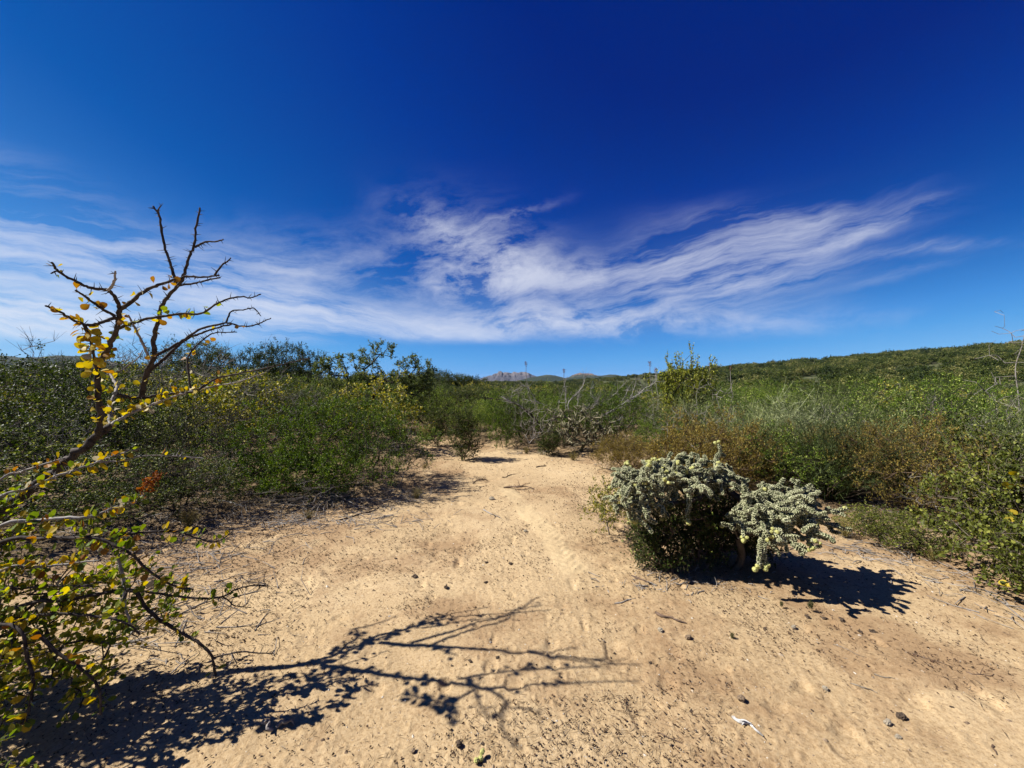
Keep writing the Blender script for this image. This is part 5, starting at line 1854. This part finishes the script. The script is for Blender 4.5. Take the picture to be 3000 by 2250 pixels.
def far_scrub():
    r = np.random.default_rng(99)
    col = bpy.data.collections.new('far_scrub_kinds')
    for i in range(5):
        mat = [M['leaf_far'], M['leaf_far'], M['leaf_dark'], M['leaf_far'], M['leaf_far']][i]
        parts = bush(600 + i, [(0, 0, 0.55, 0.6, 0.55, 0.36), (0.3, 0.1, 0.42, 0.4, 0.4, 0.3), (-0.3, 0, 0.42, 0.4, 0.4, 0.32)], rb(4, 0.1, i), 70, 0.25, 0.006, 4, 5, 0.16,
                     0.085, 0.055, 'tri', (0.30 if i == 4 else 0.45, 0.24), 0.45, 0.5, 0.9, 0.42, 0.3, leafmat=mat, woodmat=M['bark_dark'], rtw=0.0)
        b = bpy.data.objects.new('far_bush_%d' % i, parts[1][1])
        col.objects.link(b)
    pts, scl, rot, idx = [], [], [], []
    for (y0, y1, n, s0, s1) in ((36, 90, 3300, 1.7, 2.8), (90, 240, 6000, 2.2, 5.0), (240, 620, 6500, 3.4, 7.5)):
        y = np.sqrt(r.uniform(y0 ** 2, y1 ** 2, n))
        x = r.uniform(-1.45, 1.45, n) * y
        s = s0 + (s1 - s0) * r.random(n) ** 1.8
        dens = fbm(x * 0.035, y * 0.035, 71, 3)
        clr = (x > 40) & (dens < 0.46)
        k = ~clr
        u = x / y
        # trees stand taller in the wooded centre left
        s = s * np.where((u > -0.6) & (u < -0.2), 1.1, 1.0) * np.where((u > -0.2) & (u < 0.42), 0.72, 1.0)
        pts.append(np.stack([x, y, H(x, y) - 0.1], 1)[k])
        scl.append(s[k])
    P = np.concatenate(pts)
    S = np.concatenate(scl)
    me = bpy.data.meshes.new('far_scrub')
    me.vertices.add(len(P))
    me.vertices.foreach_set('co', P.astype(np.float32).ravel())
    a = me.attributes.new('scl', 'FLOAT_VECTOR', 'POINT')
    q = r.uniform(0.75, 1.05, len(P))
    a.data.foreach_set('vector', np.stack([S, S, S * q], 1).astype(np.float32).ravel())
    me.update()
    o = link('scrubland', me)
    props(o, 'dense green scrub covering the plain and the hillside', 'scrub', None, 'stuff')
    ng = bpy.data.node_groups.new('scatter_scrub', 'GeometryNodeTree')
    ng.interface.new_socket('Geometry', in_out='INPUT', socket_type='NodeSocketGeometry')
    ng.interface.new_socket('Geometry', in_out='OUTPUT', socket_type='NodeSocketGeometry')
    N, Lk = ng.nodes, ng.links
    gi, go = N.new('NodeGroupInput'), N.new('NodeGroupOutput')
    ci = N.new('GeometryNodeCollectionInfo')
    ci.inputs['Collection'].default_value = col
    ci.inputs['Separate Children'].default_value = True
    ci.inputs['Reset Children'].default_value = True
    ip = N.new('GeometryNodeInstanceOnPoints')
    ip.inputs['Pick Instance'].default_value = True
    ri = N.new('FunctionNodeRandomValue')
    ri.data_type = 'INT'
    ri.inputs['Min'].default_value = 0
    ri.inputs['Max'].default_value = 4
    [s for s in ri.inputs if s.name == 'Min' and s.type == 'INT'][0].default_value = 0
    [s for s in ri.inputs if s.name == 'Max' and s.type == 'INT'][0].default_value = 4
    rv = N.new('FunctionNodeRandomValue')
    rv.data_type = 'FLOAT_VECTOR'
    rv.inputs['Min'].default_value = (0, 0, 0)
    rv.inputs['Max'].default_value = (0, 0, 6.283)
    na = N.new('GeometryNodeInputNamedAttribute')
    na.data_type = 'FLOAT_VECTOR'
    na.inputs['Name'].default_value = 'scl'
    Lk.new(gi.outputs[0], ip.inputs['Points'])
    Lk.new(ci.outputs[0], ip.inputs['Instance'])
    Lk.new([s for s in ri.outputs if s.type == 'INT'][0], ip.inputs['Instance Index'])
    Lk.new(rv.outputs[0], ip.inputs['Rotation'])
    Lk.new(na.outputs[0], ip.inputs['Scale'])
    Lk.new(ip.outputs[0], go.inputs[0])
    md = o.modifiers.new('scatter', 'NODES')
    md.node_group = ng


far_scrub()


# ------------------------------------------------------------------ things lying on the sand
def rock_mesh(seed, mat, flat=0.7, sides=9, rows=6, rough=0.35):
    r = np.random.default_rng(seed)
    b = MB()
    rings = []
    for i in range(rows):
        t = (i + 0.4) / (rows - 0.2)
        a = np.arange(sides) / sides * 2 * math.pi + i * 0.3
        d = np.stack([np.cos(a) * math.sin(math.pi * t), np.sin(a) * math.sin(math.pi * t), np.full(sides, -math.cos(math.pi * t))], 1)
        f = 1 + rough * 2 * (vnoise(d[:, 0] * 1.6 + 9, d[:, 1] * 1.6 + 4, seed, d[:, 2] * 1.6 + 2) - 0.5)
        rings.append(d * f[:, None] * np.array([1, 0.8, flat]))
    V = np.concatenate(rings + [[(0, 0, -flat)], [(0.1, 0, flat * 0.9)]])
    k = np.arange(sides)
    k2 = (k + 1) % sides
    Q = np.concatenate([np.stack([i * sides + k, i * sides + k2, (i + 1) * sides + k2, (i + 1) * sides + k], 1) for i in range(rows - 1)])
    Tt = np.concatenate([np.stack([k2, k, np.full(sides, rows * sides)], 1),
                         np.stack([(rows - 1) * sides + k, (rows - 1) * sides + k2, np.full(sides, rows * sides + 1)], 1)])
    tn = np.clip(0.5 + r.normal(size=len(V)) * 0.12, 0, 1)
    b.add(V, Q, tn)
    b.add(V, Tt, tn)
    return b


def gz(x, y):
    a, b = np.array([x]), np.array([y])
    return float((H(a, b) + micro(a, b))[0])


def stone_mat(name, c1, c2):
    m, T = new_mat(name)
    tc = T.node('ShaderNodeTexCoord')
    n = T.noise(tc.outputs['Object'], 3.0, 6, 0.65)
    finish(T, principled(T, T.mix(T.remap(n, 0.35, 0.65), tuple(v * 0.58 for v in c1), tuple(v * 0.58 for v in c2)), 0.85, 0.15, bump(T, n, 0.6, 0.1)))
    return m


M['stone_pale'] = stone_mat('pale_stone', (0.42, 0.33, 0.22), (0.68, 0.60, 0.46))
M['stone_dark'] = stone_mat('dark_stone', (0.07, 0.050, 0.036), (0.22, 0.155, 0.105))
M['stone_tan'] = stone_mat('tan_stone', (0.30, 0.20, 0.12), (0.50, 0.37, 0.24))
STONES = {k: [rock_mesh(700 + i + j * 10, None).build('stone', M[k]) for i in range(3)] for j, k in enumerate(('stone_pale', 'stone_dark', 'stone_tan'))}
STONES['clod'] = [rock_mesh(760 + i, None, 0.55, 11, 7, 0.75).build('clod', M['stone_dark']) for i in range(3)]


def stone(px, py, size_px, mat, label, k, group=None, name='stone', sink=0.25):
    x, y = ground_at(px, py)
    s = size_px / 1125.0 * y * 0.5
    o = link(name, STONES[mat][k % 3])
    o.location = (x, y, gz(x, y) + s * (0.7 - sink))
    o.scale = (s, s, s)
    o.rotation_euler = (0.2 * (k % 3), 0.15 * (k % 2), k * 1.7)
    props(o, label, 'stone', group)
    return o


stone(1441, 1463, 17, 'stone_pale', 'pale angular stone alone in the middle of the path', 0)
stone(1345, 2190, 22, 'stone_dark', 'dark little stone near the bottom edge under the branch shadows', 1)
stone(2640, 2098, 28, 'stone_dark', 'dark brown rounded stone at the lower right', 2)
stone(2418, 2014, 17, 'stone_pale', 'pale pebble by a dry twig at the lower right', 1)
stone(2172, 2050, 24, 'stone_tan', 'tan stone just above the bleached stick', 0)
stone(2016, 1873, 20, 'stone_tan', 'tan stone on open sand right of the branch shadows', 2)
stone(1210, 2205, 16, 'stone_tan', 'tan stone at the bottom edge left of the dark little stone', 1)
stone(2600, 2118, 22, 'stone_pale', 'flat pale stone left of the dark rounded stone', 2)
stone(2632, 2160, 18, 'stone_pale', 'whitish pebble at the lower right edge below the dark rounded stone', 0)
stone(1540, 1556, 12, 'stone_pale', 'tiny whitish stone on the faint tyre track', 0)
stone(2325, 1830, 15, 'stone_pale', 'pale pebble in front of the cholla shadow', 2)
stone(1935, 1850, 18, 'stone_pale', 'pale clod between branch shadows and cholla shadow', 1)
CLOD_MARKS = [(2190, 2125, 'the bleached white stick'), (1965, 1815, 'the slab of brown bark'), (1890, 1706, 'the brown stick by the cholla'), (1830, 1760, 'the grey cholla stick'),
              (1405, 2236, 'the fallen cholla fruit'), (1441, 1463, 'the pale angular stone'), (1310, 1880, 'the branch shadow fork'), (2600, 1720, 'the cholla shadow tip'),
              (2640, 2098, 'the dark rounded stone'), (2418, 2014, 'the twig pebble'), (1700, 1900, 'the branch shadow end'), (1540, 1556, 'the tiny stone on the track')]
CLOD_USED = {}


def clod_label(px, py, s):
    mx, my, nm = min(CLOD_MARKS, key=lambda q: math.hypot(q[0] - px, q[1] - py))
    dx, dy = px - mx, py - my
    w = []
    if abs(dy) > 0.35 * abs(dx):
        w.append('beyond' if dy < 0 else 'in front of')
    if abs(dx) > 0.35 * abs(dy):
        w.append('left of' if dx < 0 else 'right of')
    near = 'close' if math.hypot(dx, dy) < 90 else ('away' if math.hypot(dx, dy) < 190 else 'well')
    lab = '%s dark clod %s %s %s' % ('large' if s > 21 else ('small' if s > 14 else 'tiny'), near, ' and '.join(w).replace(' of and', ' and').replace('in front and', 'in front and'), nm)
    n = CLOD_USED.get(lab, 0)
    CLOD_USED[lab] = n + 1
    return lab if n == 0 else lab + (', further off' if n == 1 else ', the third')


for k, (px, py, s) in enumerate([(1215, 1692, 24), (1307, 1724, 24), (1425, 1708, 17), (1496, 1654, 17), (1425, 1651, 14), (1378, 1940, 18), (1458, 1930, 16), (1160, 1640, 14), (2467, 1811, 24), (2416, 1803, 20),
                                 (2365, 1800, 24), (2555, 1843, 22), (2519, 1843, 18), (1972, 1700, 20), (1712, 2052, 14), (1800, 1898, 12), (1415, 2185, 18), (2025, 2083, 14), (2240, 1840, 14), (1905, 1935, 16),
                                 (2790, 2075, 14), (1640, 1985, 12), (1325, 1950, 12), (1790, 1910, 10), (2690, 2072, 12), (2380, 2075, 12)]):
    stone(px, py, s * 0.66, 'clod', clod_label(px, py, s), k, 'dark clods on the sand', 'clod', 0.45)


def stick(px0, py0, px1, py1, thick, mat, label, cat='stick', name='fallen_stick', lift=0.0, forks=0, group=None, seed=0, kink=0.06, flat=1.0):
    r = np.random.default_rng(800 + seed)
    a = np.array(ground_at(px0, py0))
    b_ = np.array(ground_at(px1, py1))
    root = np.array([a[0], a[1], gz(*a)])
    L = np.linalg.norm(b_ - a)
    P = []
    for k in range(5):
        f = k / 4
        q = a * (1 - f) + b_ * f + (r.normal(size=2) * kink * L if 0 < k < 4 else 0)
        P.append((q[0] - root[0], q[1] - root[1], gz(q[0], q[1]) - root[2] + thick * 0.6 + lift * math.sin(f * 3.0) * L))
    S = smooth_line(np.array(P), 14)
    b = MB()
    rad = thick * (1 - 0.55 * np.linspace(0, 1, 14)) * (1 + 0.2 * np.sin(np.arange(14) * 1.7 + seed))
    rad[0] *= 0.5
    V, Q, T_ = tube(S, rad, 7, 0.25, seed)
    b.add(V, Q)
    b.add(V, T_)
    for f in range(forks):
        i = int(r.integers(3, 11))
        d = norm(norm(S[i + 1] - S[i]) + np.array([r.normal() * 0.8, r.normal() * 0.8, 0.25 + 0.3 * r.random()]))
        ln = L * r.uniform(0.25, 0.5)
        Sf = smooth_line(np.array([S[i], S[i] + d * ln * 0.5 + r.normal(size=3) * 0.04 * ln, S[i] + d * ln + np.array([0, 0, -0.12 * ln])]), 7)
        V, Q, T_ = tube(Sf, np.linspace(rad[i] * 0.7, thick * 0.2, 7), 5)
        b.add(V, Q)
        b.add(V, T_)
    o = link(name, b.build(name, M[mat], True))
    o.location = tuple(root)
    props(o, label, cat, group)
    return o


stick(2145, 2100, 2235, 2153, 0.0085, 'bone_white', 'short bleached white stick with a split end on the sand', seed=1, forks=2, lift=0.03)
stick(1920, 1800, 2010, 1830, 0.010, 'wood_brown', 'slab of brown bark lying in front of the cholla', 'bark', 'bark_piece', seed=2, flat=0.5)
stick(1850, 1690, 1925, 1722, 0.008, 'wood_brown', 'brown stick pointing at the foot of the cholla', seed=3)
stick(1800, 1765, 1862, 1757, 0.006, 'wood_grey', 'small grey cholla skeleton stick on open sand', seed=4)
stick(1415, 1492, 1465, 1515, 0.009, 'wood_grey', 'grey bleached twig lying left of the tyre track', seed=5, forks=2)
stick(1475, 1427, 1565, 1432, 0.012, 'wood_brown', 'crooked dark branch with an upturned end lying across the path', seed=6, forks=3, lift=0.08)
stick(1470, 1400, 1510, 1390, 0.008, 'wood_brown', 'small forked twig behind the crooked dark branch', seed=7, forks=2)
stick(1385, 1415, 1430, 1410, 0.009, 'wood_brown', 'forked dry twig standing up at the left of the path', seed=8, forks=3, lift=0.2)
stick(1570, 1370, 1600, 1366, 0.012, 'wood_brown', 'short dark stub of wood at the back of the sand', seed=9)
stick(2490, 1995, 2570, 2025, 0.004, 'twig', 'thin pale twig beside the pale pebble at the lower right', seed=10, forks=1)
stick(2560, 1970, 2620, 1985, 0.0035, 'twig', 'thin dry twig lower right among the grit', seed=11)
stick(2910, 2185, 2920, 2215, 0.004, 'wood_brown', 'dark curled twig in the bottom right corner', seed=12)
stick(1925, 2140, 2000, 2172, 0.003, 'wood_brown', 'thin dead stem with a seed head at the bottom edge', seed=13, forks=1)
stick(1735, 2135, 1748, 2160, 0.004, 'wood_brown', 'short dark splinter right of the lowest branch shadow', seed=14)
stick(900, 1430, 1080, 1500, 0.010, 'wood_grey', 'grey dead branch at the foot of the broad green bush', seed=15, forks=4, lift=0.08)
stick(850, 1445, 960, 1420, 0.008, 'wood_grey', 'bleached forked stick under the broad green bush', seed=16, forks=3, lift=0.15)
stick(640, 1470, 720, 1485, 0.009, 'bone_white', 'pale split stick on the sand left of the broad green bush', seed=17)
stick(985, 1530, 1110, 1490, 0.008, 'wood_brown', 'long curved dark twig in front of the broad green bush', seed=18, forks=2)
stick(720, 1480, 790, 1560, 0.006, 'wood_grey', 'grey twig lying in the litter left of the green bush', seed=19, forks=2)
stick(770, 2125, 800, 2150, 0.010, 'wood_grey', 'knobbly dead cholla stub within the branch shadow', seed=20, forks=2, lift=0.25, kink=0.15)
stick(810, 2140, 858, 2120, 0.010, 'wood_grey', 'second knobbly cholla stub right of the other within the branch shadow', seed=21, forks=2, lift=0.25, kink=0.15)
stick(2440, 1880, 2530, 1920, 0.003, 'twig', 'long thin straw lying right of the cholla shadow', seed=22)
stick(2660, 1905, 2790, 1950, 0.0035, 'wood_brown', 'thin brown stem lying near the right edge of the sand', seed=23, forks=1)
stick(2830, 1965, 2910, 1975, 0.0035, 'wood_brown', 'thin brown twig at the far right of the sand', seed=24, forks=1)

x, y = ground_at(1405, 2236)
e = empty('cactus_fruit', (x, y, gz(x, y)))
props(e, 'fallen pale yellow cholla fruit at the bottom edge of the photo', 'fruit')
for k in range(3):
    o = link('fruit', FM[k % 2], e)
    o.location = (0.014 * k - 0.012, 0.01 * (k % 2), 0.006 + 0.008 * (k == 1))
    o.rotation_euler = (0.9, 0.5 * k, k * 2.0)
    o.scale = (0.02, 0.02, 0.022)

# small green sprouts in the sand
for k, (px, py, lab) in enumerate([(2145, 1872, 'tiny grey green sprout on the open sand'), (2375, 1785, 'little yellow green sprout at the edge of the cholla shadow'),
                                   (2290, 1778, 'tiny sprout left of the one by the cholla shadow')]):
    x, y = ground_at(px, py)
    plant('sprout', K['scrub'][k % 2], x, y, k, 0.035 + 0.02 * (k == 1), lab, 'plant')


# gravel: too many to count
def build_gravel():
    r = np.random.default_rng(31)
    n = 15000
    u = r.random(n)
    d = 1.25 * (9.0 / 1.25) ** (u ** 0.9)
    a = r.uniform(R(-60), R(60), n)
    x, y = np.sin(a) * d * 1.15, np.cos(a) * d
    k = (y > 0.9) & (sandness(x, y) > 0.5)
    x, y, d = x[k], y[k], d[k]
    n = len(x)
    s = np.exp(r.normal(size=n) * 0.55) * 0.0021 * (0.75 + 0.16 * d)
    z = H(x, y) + micro(x, y) - s * 0.05
    ph = np.array([[1, 0, 0], [0, 1, 0], [-1, 0, 0], [0, -1, 0], [0, 0, 0.75], [0.6, 0.6, 0.45], [-0.6, -0.55, 0.4], [0, 0, -0.8]])
    base = norm(ph) * np.array([1, 0.85, 0.7])
    jit = r.uniform(0.7, 1.25, (n, 8, 1))
    th = r.uniform(0, 6.28, n)
    c, s_ = np.cos(th), np.sin(th)
    Rm = np.zeros((n, 3, 3))
    Rm[:, 0, 0], Rm[:, 0, 1], Rm[:, 1, 0], Rm[:, 1, 1], Rm[:, 2, 2] = c, -s_, s_, c, 1
    V = np.einsum('nij,nkj->nki', Rm, base[None] * jit * s[:, None, None]) + np.stack([x, y, z], 1)[:, None]
    tri = np.array([[0, 5, 4], [5, 1, 4], [1, 2, 4], [2, 6, 4], [6, 3, 4], [3, 0, 4], [0, 1, 5], [2, 3, 6], [1, 0, 7], [2, 1, 7], [3, 2, 7], [0, 3, 7]])
    F = (np.arange(n)[:, None, None] * 8 + tri[None]).reshape(-1, 3)
    b = MB()
    b.add(V.reshape(-1, 3), F, np.repeat(np.clip(np.where(r.random(n) < 0.07, r.uniform(0, 0.3, n), np.where(r.random(n) < 0.12, 1.0, r.normal(size=n) * 0.22 + 0.55)), 0, 1), 8))
    props(link('gravel', b.build('gravel', M['pebble'])), 'fine gravel and crumbs scattered over the sand', 'gravel', None, 'stuff')


build_gravel()


# plant litter: flakes, straws, twig bits
def build_litter():
    r = np.random.default_rng(41)
    n = 160000
    u = r.random(n)
    d = 1.2 * (11.0 / 1.2) ** u
    a = r.uniform(R(-64), R(64), n)
    x, y = np.sin(a) * d * 1.2, np.cos(a) * d
    l, rr_ = path_edge(y)
    edge = np.minimum(x - l, rr_ - x)
    p = 0.018 + 0.75 * np.exp(-np.clip(edge, -0.3, 9) / 0.45) + 0.5 * sstep(0.57, 0.68, fbm(x * 1.3 + 4, y * 1.3, 47, 3))
    p += 0.9 * np.exp(-(((x - 1.45) / 0.75) ** 2 + ((y - 2.95) / 0.42) ** 2)) + 1.1 * np.exp(-(((x + 2.3) / 1.0) ** 2 + ((y - 3.5) / 1.0) ** 2))
    p += 0.45 * sstep(0.50, 0.66, fbm(x * 2.1 + 1, y * 2.1, 48, 3)) * sstep(2.4, 3.4, y)
    for cx, cy, sx_, sy_ in LITTER_PATCH:
        p += 0.9 * sstep(0.4, 0.6, fbm(x * 5, y * 5, 91, 2)) * np.exp(-(((x - cx) / sx_) ** 2 + ((y - cy) / sy_) ** 2))
    for k_, u_, v_, w_, t_ in track_parts(x, y):
        p = p * (1 - 0.85 * w_)
    p += 0.5 * np.exp(-(((x + 2.0) / 0.7) ** 2 + ((y - 1.9) / 0.6) ** 2))
    k = (r.random(n) < p * 0.75) & (edge > -1.2) & (y > 0.9)
    x, y, d = x[k], y[k], d[k]
    n = len(x)
    z = H(x, y) + micro(x, y) + 0.003
    C = np.stack([x, y, z], 1)
    straw = r.random(n) < 0.42
    ax = norm(np.stack([r.normal(size=n), r.normal(size=n), np.abs(r.normal(size=n)) * 0.28], 1))
    N = norm(np.stack([r.normal(size=n) * 0.5, r.normal(size=n) * 0.5, np.ones(n)], 1))
    L = np.where(straw, r.uniform(0.015, 0.06, n), r.uniform(0.005, 0.016, n)) * (0.8 + 0.09 * d)
    W = np.where(straw, 0.0022, L * r.uniform(0.4, 0.8, n)) * (0.85 + 0.08 * d)
    V, F = leaf_tris(C, ax, N, L, W, 0.5)
    b = MB()
    b.add(V, F, np.repeat(np.clip(r.beta(1.6, 2.2, n), 0, 1), 4))
    props(link('litter', b.build('litter', M['litter'])), 'dry leaf litter and straw strewn on the sand', 'litter', None, 'stuff')
    # twig litter piled at the bush feet
    b = MB()
    heaps = [(-2.4, 4.15, 1.2, 0.28, 380), (-3.3, 3.6, 0.8, 0.5, 260), (-2.6, 3.0, 0.6, 0.5, 150), (-2.1, 2.3, 0.5, 0.4, 110), (-1.3, 4.9, 0.3, 0.5, 120), (-2.2, 4.75, 1.1, 0.28, 260), (-3.3, 4.4, 0.7, 0.35, 130), (1.45, 2.85, 0.7, 0.16, 90), (3.2, 3.35, 0.5, 0.35, 120), (4.0, 4.0, 0.6, 0.4, 120), (3.3, 2.6, 0.25, 0.4, 70),
             (-2.4, 2.9, 0.6, 0.6, 90), (0.6, 8.1, 1.0, 0.3, 80), (1.9, 6.6, 0.4, 0.6, 60)]
    for (cx, cy, rx, ry, m) in heaps:
        px = cx + r.normal(size=m) * rx * 0.6
        py = cy + r.normal(size=m) * ry * 0.6
        pz = H(px, py) + micro(px, py) + 0.004
        dd = norm(np.stack([r.normal(size=m), r.normal(size=m) * 0.8, r.normal(size=m) * 0.14 + 0.12], 1))
        ln = r.uniform(0.05, 0.26, m) * (0.45 if 1.0 < cx < 2.0 else 1.0)
        dd[:, 2] *= 0.5 if cx > 0 else 1.0
        A = np.stack([px, py, pz], 1)
        mid = A + dd * ln[:, None] * 0.5 + r.normal(size=(m, 3)) * 0.012
        E = mid + norm(dd + r.normal(size=(m, 3)) * 0.3 + np.array([0, 0, -0.2])) * ln[:, None] * 0.5
        E[:, 2] = np.maximum(E[:, 2], pz)
        rr2 = r.uniform(0.0018, 0.0050, m)
        V, F = prisms(A, mid, rr2, rr2 * 0.8, 4)
        b.add(V, F)
        V, F = prisms(mid, E, rr2 * 0.8, rr2 * 0.35, 4)
        b.add(V, F)
    props(link('twig_litter', b.build('twig_litter', M['wood_grey'], True)), 'heaps of dead twigs at the feet of the bushes', 'twigs', None, 'stuff')


build_litter()


# ------------------------------------------------------------------ thin blue air over the far hills
def build_haze():
    m, T = new_mat('haze_air')
    v = T.node('ShaderNodeVolumePrincipled')
    v.inputs['Color'].default_value = (0.62, 0.76, 1.0, 1)
    v.inputs['Density'].default_value = HAZE
    v.inputs['Anisotropy'].default_value = 0.0
    out = T.node('ShaderNodeOutputMaterial')
    T.l.new(v.outputs[0], out.inputs['Volume'])
    b = MB()
    s, z0, z1 = 9200.0, -12.0, 135.0
    V = [(-s, -s, z0), (s, -s, z0), (s, s, z0), (-s, s, z0), (-s, -s, z1), (s, -s, z1), (s, s, z1), (-s, s, z1)]
    b.add(V, [(0, 3, 2, 1), (4, 5, 6, 7), (0, 1, 5, 4), (1, 2, 6, 5), (2, 3, 7, 6), (3, 0, 4, 7)])
    props(link('haze', b.build('haze', m)), 'thin blue haze of the air over the far hills', 'haze', None, 'stuff')


HAZE = 3.0e-5
if HAZE > 0:
    build_haze()
